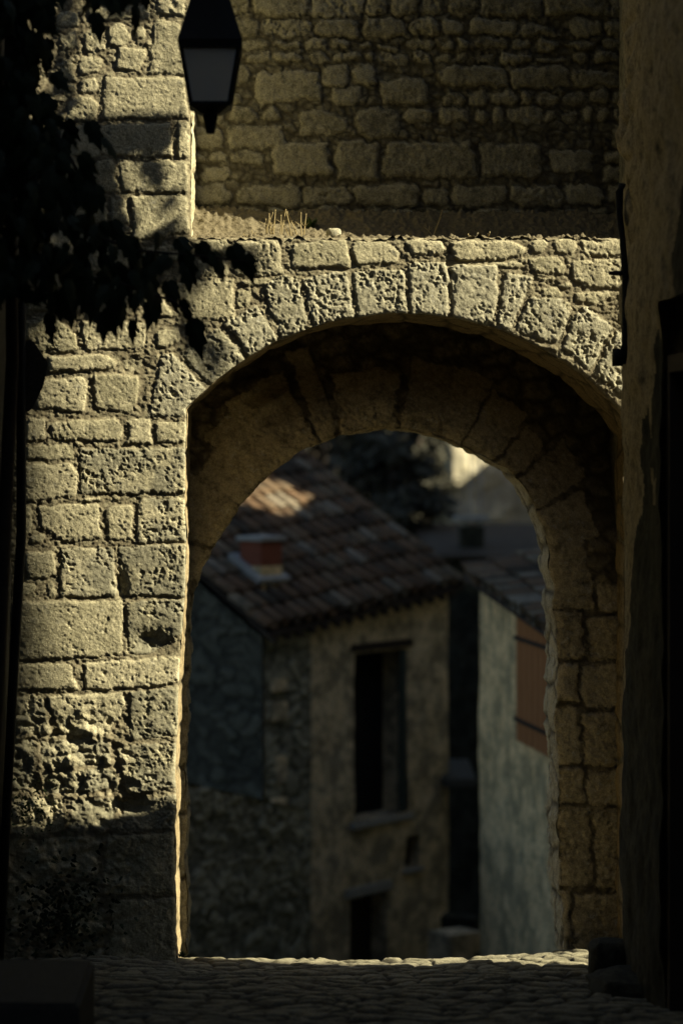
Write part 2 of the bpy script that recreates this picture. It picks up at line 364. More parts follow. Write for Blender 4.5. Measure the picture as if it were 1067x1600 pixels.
s(f,.2,3,(28,793),(49,790),(52,835),(28,840)); s(f,.3,3.5,(56,788),(157,786),(161,842),(106,850),(62,826)); s(f,.3,3,(164,790),(208,788),(210,844),(166,848)); s(f,.9,4,(214,778),(296,776),(296,848),(213,850))
s(f,.2,2.5,(124,776),(160,776),(158,785),(126,785)); s(f,.2,3,(46,840),(70,832),(76,846),(60,852),(48,850))
s(f,.15,5,(37,868),(46,861),(82,862),(89,870),(88,900),(78,907),(42,906)); s(f,.9,4,(94,856),(181,853),(183,933),(92,936)); s(f,.9,4,(184,852),(296,850),(294,932),(185,932))
s(f,.1,3,(25,910),(52,908),(61,916),(52,930),(26,932)); s(f,.1,3,(73,912),(84,910),(89,930),(84,938),(75,937)); s(f,.1,3,(22,860),(32,860),(34,904),(22,904))
s(f,.35,4.5,(25,939),(195,936),(193,1020),(180,1026),(26,1032)); s(f,.9,4,(198,937),(292,935),(290,985),(238,1024),(198,1020)); s(f,.3,2.5,(16,1037),(110,1033),(127,1080),(18,1078)); s(f,.35,4,(129,1034),(282,1023),(284,1066),(232,1075),(133,1080))
s(f,.4,3,(72,1086),(194,1081),(200,1104),(168,1150),(92,1148)); s(f,1,3,(202,1079),(282,1072),(280,1150),(204,1160)); s(f,1,1.5,(10,1086),(66,1086),(84,1150),(12,1146))
s(f,1,2,(60,1156),(170,1154),(178,1196),(66,1200)); s(f,1,3.5,(182,1166),(280,1160),(278,1232),(196,1242)); s(f,1,1,(10,1152),(54,1156),(58,1230),(12,1236)); s(f,1,1.5,(64,1206),(180,1200),(188,1236),(70,1244)); s(f,1,2.5,(196,1250),(277,1240),(276,1298),(180,1300))
s(f,.8,0,(10,1244),(100,1250),(104,1300),(12,1306)); s(f,1,.5,(108,1250),(190,1246),(172,1300),(110,1302))
s(f,.4,3,(166,1306),(278,1300),(278,1398),(160,1400)); s(f,.4,1,(62,1308),(158,1306),(152,1372),(70,1370)); s(f,.3,3,(174,1406),(282,1402),(284,1512),(170,1512)); s(f,.8,.5,(100,1378),(154,1378),(166,1460),(104,1466)); s(f,.8,-1,(10,1312),(56,1310),(92,1380),(96,1440),(12,1450))
s(f,.3,-1,(90,1470),(166,1468),(164,1512),(92,1512))
for r_ in range(19):                              # unseen courses left and right of the traced ones
    y0 = 30+r_*80; s(f,.3,3,(-80,y0),(0,y0),(2,y0+76),(-80,y0+76)); s(f,.3,3,(1004,y0+370),(1090,y0+370),(1090,y0+446),(1004,y0+446))

STEP = 1.6
uu = np.arange(-80, 1090, STEP); vv = np.arange(-300, 1530, STEP)
U, V = np.meshgrid(uu, vv)
RXE = 1002                                        # right end of the recess above the arch
rec = [(298,-400),(298,200),(299,371),(RXE,372),(RXE,-400)]
H, tint, mort, sid = stone_field(U, V, st, seed=3)
# decayed lower left part: deep loose rubble
low = np.clip((V-1075)/70, 0, 1)*np.clip((245-U+40*fbm(U/60, V/60, 3, 77))/70, 0, 1)
r1, r2, ri = worley(U/26+fbm(U/30,V/30,3,8)*.5, V/19+fbm(U/30,V/30,3,12)*.5, 9)
H = H*(1-.45*low)+low*(-4+ri*6*np.clip((r2-r1)*1.6,0,1)*.7+fbm(U/45, V/40, 4, 60)*6+fbm(U/14,V/12,4,61)*3.6)
big = np.exp(-(((U-235)/26)**2+((V-1003)/16)**2)); H -= big*12      # the broken-out hollow
big = np.exp(-(((U-190)/9)**2+((V-915)/18)**2)); H -= big*9
big = np.exp(-(((U-210)/22)**2+((V-572)/12)**2)); H -= big*5
H -= 12*np.exp(-(((U-200)/36)**2+((V-1262)/13)**2))
H += 2.4*fbm(U/160, V/150, 3, 91)
G = np.minimum(poly_sdf(U, V, FO), poly_sdf(U, V, rec))
G = np.minimum(G, poly_sdf(U, V, [(FO[0][0],1559),(FO[-1][0],1559),(FO[-1][0],1640),(FO[0][0],1640)]))
H -= 4*np.exp(-np.maximum(G,0)/2.0)              # worn arrises
gy, gx = np.gradient(G, STEP)
snap = (G < 0) & (G > -STEP*1.6)
Us = U-np.where(snap, G*gx, 0); Vs = V-np.where(snap, G*gy, 0)
ok = G > -STEP*1.25
keep = ok[:-1,:-1] & ok[1:,:-1] & ok[:-1,1:] & ok[1:,1:]
HS = .68+.25*low
VV = np.stack([wx(Us).ravel(), (-H*HS/K).ravel(), wz(Vs).ravel()], 1)
gate = thing('stone_gateway', 'old limestone gateway with pitted arch stones, sunlit front and dark passage', 'gateway', (.9, .5, 0))
def grp_mask(g):
    lut = np.array([x[3] == g for x in st]+[False]); return lut[sid]
arch_m = grp_mask('a'); cop_m = grp_mask('c') | ((V < 412) & (U > 299))
pt = np.array([x[1] >= .9 for x in st]+[False])[sid] & ~arch_m
fa = arch_m[:-1,:-1] & keep; fc = cop_m[:-1,:-1] & keep & ~fa; fw = keep & ~fa & ~fc
A = {'tint': tint, 'mortar': mort, 'grey': pt*np.clip(.75+fbm(U/30, V/30, 3, 95)*1.5, 0, 1)}
for nm, mask, mt in (('wall', fw, 'lime'), ('arch_ring', fa, 'lime_pit'), ('coping', fc, 'lime')):
    v_, f_, a_ = compact(VV, grid_faces(*U.shape, mask), A)
    mesh_obj(nm, v_, f_, M[mt], gate, attrs=a_)

def sweep(P, y0, y1, ny, mat, name, parent, amp=.012, seed=5, wedge=None, sx=K, joints=True, label=None, scl=None):
    "surface swept back from an outline P (pixels), facing into the opening. scl: pixels per metre"
    P = np.asarray(P); X = (P[:,0]-CX)/sx; Z = EYE-(P[:,1]-CY)/sx
    dX = np.gradient(X); dZ = np.gradient(Z); L = np.hypot(dX, dZ)+1e-9; ln = np.concatenate([[0], np.cumsum(np.hypot(np.diff(X), np.diff(Z)))])
    nx, nz = dZ/L, -dX/L                          # towards the opening
    ys = np.linspace(y0, y1, ny); Y, Q = np.meshgrid(ys, np.arange(len(P)), indexing='xy'); S_ = ln[Q]
    # courses along the sweep
    f1, f2, idd = worley(S_/.34, Y/.42, seed, .5); e = np.clip((f2-f1)*5, 0, 1)
    D = (e-1)*amp*.9+fbm(S_*4, Y*4, 4, seed+1)*amp*1.1+fbm(S_*25, Y*25, 3, seed+2)*amp*.45
    XX = X[Q]+nx[Q]*D; ZZ = Z[Q]+nz[Q]*D
    if wedge: XX = XX
    VVV = np.stack([XX.ravel(), Y.ravel(), ZZ.ravel()], 1)
    fcs = grid_faces(len(P), ny)
    return mesh_obj(name, VVV, fcs, mat, parent, attrs={'tint': idd, 'mortar': 1-e}, label=label)
def resample(P, n):
    P = np.asarray(P, float); t = np.concatenate([[0], np.cumsum(np.hypot(*np.diff(P, axis=0).T))]); q = np.linspace(0, t[-1], n)
    return np.stack([np.interp(q, t, P[:,0]), np.interp(q, t, P[:,1])], 1)
def smooth(P, it=2):
    P = np.asarray(P, float)
    for _ in range(it):
        Q = [P[0]]
        for i in range(len(P)-1): Q += [P[i]*.75+P[i+1]*.25, P[i]*.25+P[i+1]*.75]
        Q.append(P[-1]); P = np.array(Q)
    return P
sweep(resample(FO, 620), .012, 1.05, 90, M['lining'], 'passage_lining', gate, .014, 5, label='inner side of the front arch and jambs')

# inner, lower arch ring, one metre further in
K2 = F_PX/16.0
IO = smooth([(290,1580),(291,1500),(290,1400),(292,1300),(290,1200),(292,1100),(296,1000),(299,930),(322,877),(345,834),(380,784),(420,740),(470,704),(520,682),(575,670),
      (625,670),(690,684),(755,710),(808,744),(835,787),(850,832),(860,882),(866,950),(872,1050),(866,1110),(872,1200),(874,1300),(870,1360),(880,1440),(884,1500),(884,1580)], 3)
IO = resample(IO, 520); q_ = np.arange(len(IO))
IO[:,0] += fbm(q_/7., q_*0+2.5, 3, 51)*5; IO[:,1] += fbm(q_/7., q_*0+9.5, 3, 53)*4
ist = []
angs = [180,167,150,139,128,113,104,91,83,69,60,46,38,24,14,0]
f4 = lambda r, an: (590+r*math.cos(R(an)), 915-r*math.sin(R(an)))
for a1, a0 in zip(angs[:-1], angs[1:]):
    q = random.uniform(330, 400); ist.append(([f4(200,a1), f4(q,a1+random.uniform(-2,2)), f4(q,a0+random.uniform(-2,2)), f4(200,a0)], .6, random.uniform(1,4)))
y = 905
for h_ in (52, 76, 70, 96, 60, 130, 120):
    sp = random.choice((905, 889, 925, 912)) ; ist.append(([(840,y),(sp,y),(sp+2,y+h_-3),(840,y+h_-3)], .6, random.uniform(2,9)))
    ist.append(([(sp+4,y+6),(1010,y+2),(1010,y+h_),(sp+5,y+h_)], .6, random.uniform(1,8))); y += h_
y = 905
for h_ in (60, 80, 66, 90, 70, 100, 110):
    ist.append(([(200,y),(300,y),(300,y+h_-4),(200,y+h_-4)], .3, 3)); y += h_
uu2 = np.arange(215, 1015, 2.0); vv2 = np.arange(380, 1530, 2.0); U2, V2 = np.meshgrid(uu2, vv2)
H2, t2, m2, s2 = stone_field(U2, V2, ist, seed=13, warp=4.5, hard=2.5, rough=1.5, gap=-1.6, infill=(46,30), fill_h=3)
H2 += fbm(U2/60, V2/80, 4, 19)*6
G2 = np.minimum(poly_sdf(U2, V2, np.vstack([IO, [[884,1700],[290,1700]]])), 1e9)
rr = np.hypot(U2-590, V2-915); an = np.degrees(np.arctan2(915-V2, U2-590)); sst = lambda x: np.clip(x,0,1)**2*(3-2*np.clip(x,0,1))
H2 -= 80*sst((rr-272-14*fbm(an/9, an*0, 3, 88))/110)*sst((128-an+5*fbm(rr/40, rr*0, 2, 89))/16)*sst((an-8)/22)  # upper part of the ring sunk deeper, shaped so that it falls dark
H2 -= 6*np.exp(-np.maximum(G2,0)/5)
gy, gx = np.gradient(G2, 2.0); snap = (G2 < 0) & (G2 > -3.2)
U2s = U2-np.where(snap, G2*gx, 0); V2s = V2-np.where(snap, G2*gy, 0); ok = G2 > -2.5
keep = ok[:-1,:-1] & ok[1:,:-1] & ok[:-1,1:] & ok[1:,1:]
VV2 = np.stack([((U2s-CX)/K2).ravel(), (1.0-H2/K2).ravel(), (EYE-(V2s-CY)/K2).ravel()], 1)
v_, f_, a_ = compact(VV2, grid_faces(*U2.shape, keep), {'tint': t2, 'mortar': m2})
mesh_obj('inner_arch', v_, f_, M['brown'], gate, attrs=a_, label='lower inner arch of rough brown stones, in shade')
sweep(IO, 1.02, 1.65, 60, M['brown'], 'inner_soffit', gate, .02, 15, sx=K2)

# recessed wall above the ledge (0.95 m behind the front)
KB = F_PX/15.95; ust = []
def b_(h, *p): ust.append((p, .15, h))
b_(4,(422,222),(514,220),(520,275),(424,276)); b_(4,(524,220),(594,220),(595,280),(523,282)); b_(4,(600,221),(741,221),(743,279),(600,281)); b_(4,(747,221),(848,225),(851,262),(843,278),(748,277)); b_(3,(858,232),(928,232),(930,272),(862,272))
b_(4,(552,186),(562,170),(618,168),(629,184),(625,216),(562,218)); b_(4,(592,122),(664,120),(671,134),(668,163),(594,165)); b_(3,(520,136),(560,134),(568,150),(558,166),(522,164)); b_(3,(462,174),(508,170),(544,182),(540,208),(466,212)); b_(3,(395,112),(500,108),(506,158),(400,166))
blocks = [(422,218,930,284),(550,165,632,220),(590,118,672,168),(515,130,570,168),(458,168,548,214),(392,106,508,168)]
y = -260
while y < 345:
    h_ = random.uniform(17, 40) if y > 285 or random.random() < .5 else random.uniform(28, 46); x = 230+random.uniform(-20, 10)
    while x < 1040:
        ww = random.uniform(22, 60) if h_ < 30 else random.uniform(38, 115)
        cxm, cym = x+ww/2, y+h_/2
        if not any(b0-6 < cxm < b2+6 and b1-4 < cym < b3+4 for b0,b1,b2,b3 in blocks):
            q = random.uniform(2, 7); j_ = lambda: random.uniform(-3, 3)
            if random.random() < .97: ust.append(([(x+1+q,y+j_()),(x+ww-3-q,y+j_()),(x+ww-3,y+q+1),(x+ww-3+j_()*.4,y+h_-q-3),(x+ww-4-q,y+h_-3+j_()*.4),(x+q,y+h_-3),(x,y+h_-q-2),(x+j_()*.3,y+q)], random.choice((.1,.3,.7)), random.uniform(1.5,5)))
        x += ww
    y += h_
uu3 = np.arange(225, 1040, 2.2); vv3 = np.arange(-260, 400, 2.2); U3, V3 = np.meshgrid(uu3, vv3)
H3, t3, m3, s3 = stone_field(U3, V3, ust, seed=23, warp=4.2, gap=-2.6, hard=2.4, rough=1.4, k=2.0, hs_=.9, chipa=.35, infill=(22,13), fill_h=3)
H3 += fbm(U3/90, V3/90, 3, 29)*3.5
VV3 = np.stack([((U3-CX)/KB).ravel(), (.95-H3/KB).ravel(), (EYE-(V3-CY)/KB).ravel()], 1)
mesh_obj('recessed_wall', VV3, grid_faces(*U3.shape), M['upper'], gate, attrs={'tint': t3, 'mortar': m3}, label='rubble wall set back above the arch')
# side of the left pier above the ledge
zz = np.linspace(wz(374), wz(-300), 420); P = np.stack([298+fbm(zz*3, zz*0, 3, 3)*2.5, CY-(zz-EYE)*K], 1)
sweep(P, .012, 1.0, 80, M['lime'], 'pier_side', gate, .016, 25)
# earth-covered ledge rising to the back
xs = np.arange(wx(296), wx(RXE+2), .012); ys = np.arange(.0, 1.0, .012); X, Y = np.meshgrid(xs, ys)
lip = np.clip((Y-.42)/.4, 0, 1)
Zl = wz(373)+fbm(X*8, Y*8, 4, 31)*.03+fbm(X*34, Y*34, 3, 33)*.012*1.3+lip**1.1*.23+Y*.06-.012+.02*np.exp(-X*1.2)*np.clip(Y*4,0,1)
w1, w2, wi = worley(X*20, Y*20, 4); Zl += np.clip(.5-w1, 0, 1)*.055*(wi > .45)
w1, w2, wi = worley(X*13+fbm(X*9,Y*9,2,5), Y*13, 6); Zl += np.clip((w2-w1)*2,0,1)**.5*.028*wi*np.clip((.3-Y)/.1,0,1)*(wi>.3)
mesh_obj('ledge', np.stack([X.ravel(), Y.ravel(), Zl.ravel()], 1), grid_faces(*X.shape)[:, ::-1], M['soil'], gate, label='earth and loose grit on top of the arch')
# solid masonry behind the faces, kept inside them
def gprism(name, mb): return mb.build(name, M['upper'], gate)
core = MB()
core.box((wx(RXE)+.004,.05,-3),(9,1.6,9.5)); core.box((-9,.05,-3),(wx(275)-.16,1.6,9.5))
core.box((wx(275)-.16,.05,wz(365)-.0),(wx(298)-.03,1.6,9.5)); core.box((wx(298)-.03,1.0,wz(372)-.5),(wx(RXE)+.002,1.6,9.5))
gprism('core', core)['label'] = 'plain masonry body of the gate wall'

# ------------------------------------------------------------------ ROAD
def road_z(X, Y):
    z = np.where(Y < 0, -.13*Y, -.06*Y-.33*np.maximum(Y-.12,0))
    return z
xs = np.concatenate([np.linspace(-3.2, -2.0, 8), np.arange(-1.9, 3.1, .0115), np.linspace(3.2, 5.2, 10)])
ys = np.concatenate([np.linspace(-16, -4.0, 60), np.arange(-3.9, .8, .013), np.linspace(.85, 16, 80)])
X, Y = np.meshgrid(xs, ys)
Xw = X+fbm(X*3, Y*3, 3, 71)*.16; Yw = Y+fbm(X*2.2, Y*2.2, 4, 73)*.16
f1, f2, idd = worley(Xw/.2, Yw/.1, 21, 1.0); e = np.clip((f2-f1)*2.6, 0, 1)
Z = road_z(X, Y)+(e**.5)*(.02+.026*idd)+fbm(X*1.2, Y*1.2, 4, 75)*.05+fbm(X*30, Y*30, 2, 76)*.003
Z += -.03*np.exp(-((X-.75)/.6)**2)*np.exp(-(Y/1.2)**2)+.02*np.exp(-((X-2.2)/.5)**2)
road = mesh_obj('road', np.stack([X.ravel(), Y.ravel(), Z.ravel()], 1), grid_faces(*X.shape)[:, ::-1], M['cobble'], attrs={'tint': idd, 'mortar': 1-e})
tag(road, kind='structure')
# terrain
xs = np.linspace(-260, 260, 131); ys = np.concatenate([np.linspace(-200, -20, 30), np.linspace(-18, 120, 110), np.linspace(125, 420, 60)])
X, Y = np.meshgrid(xs, ys)
base = np.where(Y < 0, np.minimum(-.13*Y, 2.4), np.maximum(-.335*Y, -5.6))-.35
hill = np.clip((Y-52)/60, 0, 1)**1.2*34+np.clip((Y-112)/200, 0, 1)*30
Z = base+hill*(1+.25*fbm(X/40, Y/40, 4, 81))+np.clip((Y-40)/30, 0, 1)*fbm(X/9, Y/9, 4, 82)*1.3
t_ = mesh_obj('terrain', np.stack([X.ravel(), Y.ravel(), Z.ravel()], 1), grid_faces(*X.shape)[:, ::-1], M['earth']); tag(t_, kind='structure')

# ------------------------------------------------------------------ LANE BUILDINGS
# right: facade X ~ 2.42 running towards the camera; its far end wall turns away to the right
XR, YR = 2.385, -1.1
rb = thing('rendered_house', 'tall house with blotchy brown render closing the right side of the lane', 'house', (4, -6, 0))
ys = np.arange(-4.6, YR+.001, .02); zs = np.arange(-.1, 9.0, .02)
Yg, Zg = np.meshgrid(ys, zs)
D = fbm(Yg*1.2, Zg*1.2, 5, 101)*.04+fbm(Yg*7, Zg*5, 4, 103)*.022
flk = np.clip(fbm(Yg*2.2, Zg*1.0, 4, 105)*4, -1, 1); D += flk*.008
w1_, w2_, wi_ = worley(Yg/.34+fbm(Yg*3, Zg*3, 2, 107)*.5, Zg/.2+fbm(Yg*3, Zg*3, 2, 108)*.5, 33); bare = np.clip((Zg-5.0+fbm(Yg*1.5, Zg*1.5, 3, 109)*1.2)*2, 0, 1)*np.clip((Yg+1.75)*3, 0, 1)
D -= bare*(np.clip((w2_-w1_)*2.5, 0, 1)**.6*.05*(.4+wi_)-.02)
D += np.where(Yg > -1.22, .05*((Yg+1.22)/.12), 0)*1.0       # rounded end
open_ = (Yg < -2.62) & (Yg > -4.0) & (Zg < wz(360)*.87)
kp = ~(open_[:-1,:-1] & open_[1:,1:])
v_, f_, _ = compact(np.stack([(XR+D).ravel(), Yg.ravel(), Zg.ravel()], 1), grid_faces(*Yg.shape, kp), {})
vy, vz = v_[:,1], v_[:,2]; shade_low = (vz < 2.3+(-.9-vy)*1.1+fbm(vy*2.2, vz*1.1, 4, 133)*1.3)  # lower wall faces go near-black: shade painted in, with a mossy green tint
fw_ = shade_low[f_].all(axis=1)
for nm_, sel, mt_ in (('wall', ~fw_, 'plaster'), ('shaded_mossy_base', fw_, 'dark_stone_shade')):
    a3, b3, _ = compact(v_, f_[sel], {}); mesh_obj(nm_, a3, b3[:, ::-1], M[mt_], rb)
mb = MB(); mb.prism([(XR+.1,YR-.02),(XR+.1,-2.62),(XR+.5,-2.62),(9,-3.4),(9,-3.02)], -.3, 13)
mb.prism([(XR+.1,-4.0),(XR+.1,-30),(9,-30),(9,-4.0)], -.3, 13); mb.prism([(XR+.1,-2.62),(XR+.1,-4.0),(9,-4.0),(9,-2.62)], wz(360)*.87, 13)
mb.box((XR+.45,-4.0,-.3),(9,-2.62,wz(360)*.87)); mb.prism([(XR-.0,-4.6),(XR-.0,-30),(XR+.1,-30),(XR+.1,-4.6)], -.3, 13); mb.prism([(XR+.02,YR-.04),(XR+.02,-4.6),(XR+.1,-4.6),(XR+.1,YR-.04)], 8.98, 13)
mb.build('body', M['plaster'], rb)
door = MB()
for k in range(9): door.box((XR+.3,-3.98+k*.15,.2),(XR+.345,-3.98+k*.15+.142,4.0))
d_ = door.build('door', M['wood_dark'], rb, bevel=.004)
fr = MB(); fr.box((XR+.02,-2.7,.2),(XR+.3,-2.62,4.2)); fr.box((XR+.02,-4.0,4.1),(XR+.3,-2.7,4.2)); sub(fr.build('frame', M['wood_dark'], None), d_)
hd = MB(); hd.tube([(XR+.3,-2.9,2.0),(XR+.2,-2.9,2.0),(XR+.2,-2.9,2.15)], .012); sub(hd.build('handle', M['iron'], None, True), d_)
# added unseen block at its far end, top sloped to shade the pier's foot
bt = thing('added_shade_block', 'added unseen sloping block behind the brown rendered house, shading the foot of the left pier', 'shade block', (2.8, -.7, 0))
ys = np.linspace(-1.15, -.6, 30); zs = np.arange(-.2, 4.4, .02); Yg, Zg = np.meshgrid(ys, zs)
top = 3.25+(-.74-Yg)*3.0+fbm(Yg*9, Yg*0+3, 3, 66)*.8; Zc = np.minimum(Zg, top); D = fbm(Yg*5, Zg*3, 4, 111)*.02+.03*np.clip((Yg+.65)/.05, 0, 1)
mesh_obj('facing', np.stack([(2.50+D).ravel(), Yg.ravel(), Zc.ravel()], 1), grid_faces(*Yg.shape)[:, ::-1], M['plaster'], bt)
MB().prism([(2.54,-1.13),(3.1,-1.27),(3.1,-.75),(2.54,-.61)][::1], -.3, [4.45,4.45,3.1,2.9]).build('body', M['plaster'], bt)

m_ = None
lb = thing('dark_house', 'dark house wall along the left side of the lane, nearly black in shade', 'house', (-3, -6, 0))
XL = -1.545
ys = np.arange(-8, -1.0, .04); zs = np.arange(-.2, 9, .04); Yg, Zg = np.meshgrid(ys, zs)
D = fbm(Yg*1.2, Zg*1.2, 5, 121)*.02-.16*np.clip((4.8-Zg)/4.8, 0, 1)-.03*np.clip((Yg+1.06)/.06, 0, 1)
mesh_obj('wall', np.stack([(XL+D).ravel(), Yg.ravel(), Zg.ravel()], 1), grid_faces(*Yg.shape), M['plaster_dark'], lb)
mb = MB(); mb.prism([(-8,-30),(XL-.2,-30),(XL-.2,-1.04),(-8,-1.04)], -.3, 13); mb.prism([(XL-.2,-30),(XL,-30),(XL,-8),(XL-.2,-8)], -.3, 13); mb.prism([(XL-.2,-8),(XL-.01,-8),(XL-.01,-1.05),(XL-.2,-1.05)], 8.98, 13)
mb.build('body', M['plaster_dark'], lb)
# unseen house added behind the camera to cut sky light in the lane
ub = thing('added_rear_house', 'unseen dark house added behind the viewer to hold back sky light', 'house', (0, -34, 2)); MB().box((-10,-40,1),(12,-31,14)).build('body', M['plaster_dark'], ub)
MB().prism([(-10.4,-40.4),(12.4,-40.4),(12.4,-30.6),(-10.4,-30.6)], 14.0, [14.4,14.4,14.2,14.2]).build('roof', M['tile'], ub)

# drainpipe and stone corbel on the left house
dp = MB(); dp.tube([(XL+.02,-1.25,8.9),(XL+.02,-1.25,3.1),(XL-.03,-1.25,2.2),(XL-.13,-1.25,.25)], .032, 10)
tag(dp.build('drainpipe', M['iron'], None, True), 'thin dark drainpipe running down the edge of the left house', 'drainpipe')
cb = MB(); a_ = px(30,528,13.9); 
prof = [(30,530),(52,532),(76,568),(68,604),(50,640),(30,650)]
vs = [px(u,v,13.75) for u,v in prof]+[px(u,v,14.0) for u,v in prof]; n=len(prof)
cb.add(vs, [tuple(range(n)), tuple(range(2*n-1,n-1,-1))]+[(i,n+i,n+(i+1)%n,(i+1)%n) for i in range(n)])
cb.build('corbel', M['plaster_dark'], lb, bevel=.008, label='dark stone corbel jutting from the house corner')

# iron shutter bar and stay on the right house corner
ib = thing('iron_shutter_stay', 'long dark wrought iron stay with hooked top on the edge of the brown house', 'iron stay', px(972,430,14.0))
dd = 13.62
mb = MB(); mb.tube([px(975,292,dd),px(970,290,dd),px(967,300,dd),px(967,335,dd),px(972,375,dd),px(976,430,dd),px(977,480,dd),px(977,540,dd),px(970,568,dd)], [.022,.026,.026,.022,.02,.022,.026,.028,.028], 10)
mb.build('bar', M['iron'], ib, True)
mb = MB(); mb.tube([px(980,427,dd),px(951,427,dd)], [.02,.012], 8); mb.build('prong', M['iron'], ib, True)
mb = MB(); mb.tube([px(964,545,dd),px(964,572,dd)], .035, 10); mb.tube([px(964,560,dd),px(992,560,dd+.02)], .015, 8); mb.build('socket', M['iron'], ib, True)
ih = thing('iron_wall_bracket', 'small black iron bracket high on the right edge of the brown house', 'bracket', px(1052,405,12.6))
mb = MB(); mb.tube([px(1068,370,12.55),px(1062,372,12.55),px(1062,440,12.55)], .02); mb.build('arm', M['iron'], ih, True)
mb = MB(); mb.obox(px(1042,425,12.5), (.08,0,0), (0,.08,0), (0,0,.12)); mb.build('block', M['iron'], ih, bevel=.01)

# foot stones
def rock(name, c, r, mat, seed, label=None, cat=None, parent=None, group=None):
    bm = bmesh.new(); bmesh.ops.create_icosphere(bm, subdivisions=4, radius=1)
    for v in bm.verts:
        p = v.co.copy(); q = Vector([math.copysign(abs(k)**.6, k) for k in p])
        n = fbm(np.array([p.x*1.6+p.z]), np.array([p.y*1.6-p.z*.7]), 4, seed)[0]+.35*fbm(np.array([p.x*7+p.z*3]), np.array([p.y*7-p.z*4]), 3, seed+2)[0]
        v.co = Vector((q.x*r[0], q.y*r[1], q.z*r[2]))*(1+.16*n)
    me = bpy.data.meshes.new(name); bm.to_mesh(me); bm.free(); me.materials.append(mat); me.polygons.foreach_set('use_smooth', [True]*len(me.polygons))
    o = bpy.data.objects.new(name, me); link(o, parent); o.location = c
    if label: tag(o, label, cat, group)
    return o
rock('guard_stone', px(958,1508,13.9), (.17,.16,.17), M['dark_stone_shade'], 5, 'rough dark guard stone at the foot of the right wall', 'stone')
rock('kerb_block', px(1000,1560,13.2), (.33,.3,.16), M['dark_stone_shade'], 9, 'low dark stone block in front of the guard stone', 'stone')
bl = MB(); bl.prism([(-3,-4.6),(-.87,-4.6),(-.87,-3.6),(-3,-3.6)], -.2, [.93,.92,.9,.91]); bl.build('mounting_block', M['plaster_dark'], None, bevel=.02)
tag(bpy.data.objects['mounting_block'], 'black stone block in deep shade in the bottom left corner', 'stone block')

# ------------------------------------------------------------------ STREET LANTERN
LD = 12.3; lc = px(329, 120, LD)
lan = thing('street_lantern', 'four sided street lantern with dark tapering roof and grey glass hanging at top left', 'lantern', lc)
def sq(u0, u1, v):                                # half width of the square plan and height at a pixel row
    return (u1-u0)/2/F_PX*LD, EYE-(v-CY)/F_PX*LD
def frustum(mb, levels):
    n=0; vs=[]; fs=[]
    for h, z in levels: vs += [(lc.x-h,lc.y-h,z),(lc.x+h,lc.y-h,z),(lc.x+h,lc.y+h,z),(lc.x-h,lc.y+h,z)]
    for i in range(len(levels)-1):
        for k_ in range(4): fs.append((i*4+k_, i*4+(k_+1)%4, i*4+4+(k_+1)%4, i*4+4+k_))
    fs += [(3,2,1,0), tuple(len(vs)-4+q for q in range(4))]; mb.add(vs, fs)
ht, zt = sq(284, 374, 78); hb, zb = sq(300, 360, 166)
mb = MB(); frustum(mb, [sq(281,377,82), sq(279,379,70), sq(288,370,40), sq(298,360,5), sq(308,350,-30), sq(313,345,-50), sq(310,348,-54), sq(322,336,-66)])
mb.build('roof', M['iron'], lan)
mb = MB()
for sx_, sy_ in ((-1,-1),(1,-1),(1,1),(-1,1)):
    mb.tube([(lc.x+sx_*ht,lc.y+sy_*ht,zt),(lc.x+sx_*hb,lc.y+sy_*hb,zb)], .013, 6)
for h, z in ((ht,zt),(hb,zb)):
    q = [(lc.x-h,lc.y-h,z),(lc.x+h,lc.y-h,z),(lc.x+h,lc.y+h,z),(lc.x-h,lc.y+h,z)]
    for i in range(4): mb.tube([q[i], q[(i+1)%4]], .014, 6)
frustum(mb, [(hb*.5, zb-.05), (hb, zb-.01), (hb, zb+.004)])
mb.build('frame', M['iron'], lan)
for i in range(4):
    c4 = [(-1,-1),(1,-1),(1,1),(-1,1)]; (a0,b0),(a1,b1) = c4[i], c4[(i+1)%4]; g_ = .97
    p = [Vector((lc.x+a0*ht*g_,lc.y+b0*ht*g_,zt)),Vector((lc.x+a1*ht*g_,lc.y+b1*ht*g_,zt)),Vector((lc.x+a1*hb*g_,lc.y+b1*hb*g_,zb)),Vector((lc.x+a0*hb*g_,lc.y+b0*hb*g_,zb))]
    nn = (p[1]-p[0]).cross(p[2]-p[0]).normalized()*.004
    MB().add(p+[x+nn for x in p], [(0,1,2,3),(7,6,5,4),(0,4,5,1),(1,5,6,2),(2,6,7,3),(3,7,4,0)]).build('glass_pane', M['glass'], lan)
mb = MB(); mb.tube([(lc.x,lc.y,zb),(lc.x,lc.y,zb-.06),(lc.x,lc.y,zb-.11),(lc.x,lc.y,zb-.16)], [.055,.045,.035,.025], 10); mb.build('finial', M['iron'], lan, True)
mb = MB(); mb.tube([(lc.x,lc.y,zb+.02),(lc.x,lc.y,zb+.1)], .02, 8); mb.tube([(lc.x,lc.y,zb+.1),(lc.x,lc.y,zb+.16),(lc.x,lc.y,zb+.2)], [.02,.04,.015], 10); mb.build('bulb', M['slab'], lan, True)
zr = sq(318,340,-66)[1]
mb = MB(); mb.tube([(lc.x,lc.y,zr-.02),(lc.x,lc.y,zr+.12),(lc.x-.05,lc.y,zr+.2),(lc.x-.3,lc.y,zr+.25),(XL-.1,lc.y,zr+.25)], .016, 8); mb.tube([(lc.x-.3,lc.y,zr+.25),(XL-.1,lc.y,zr-.2)], .012, 8)
mb.build('arm', M['iron'], lan, True)

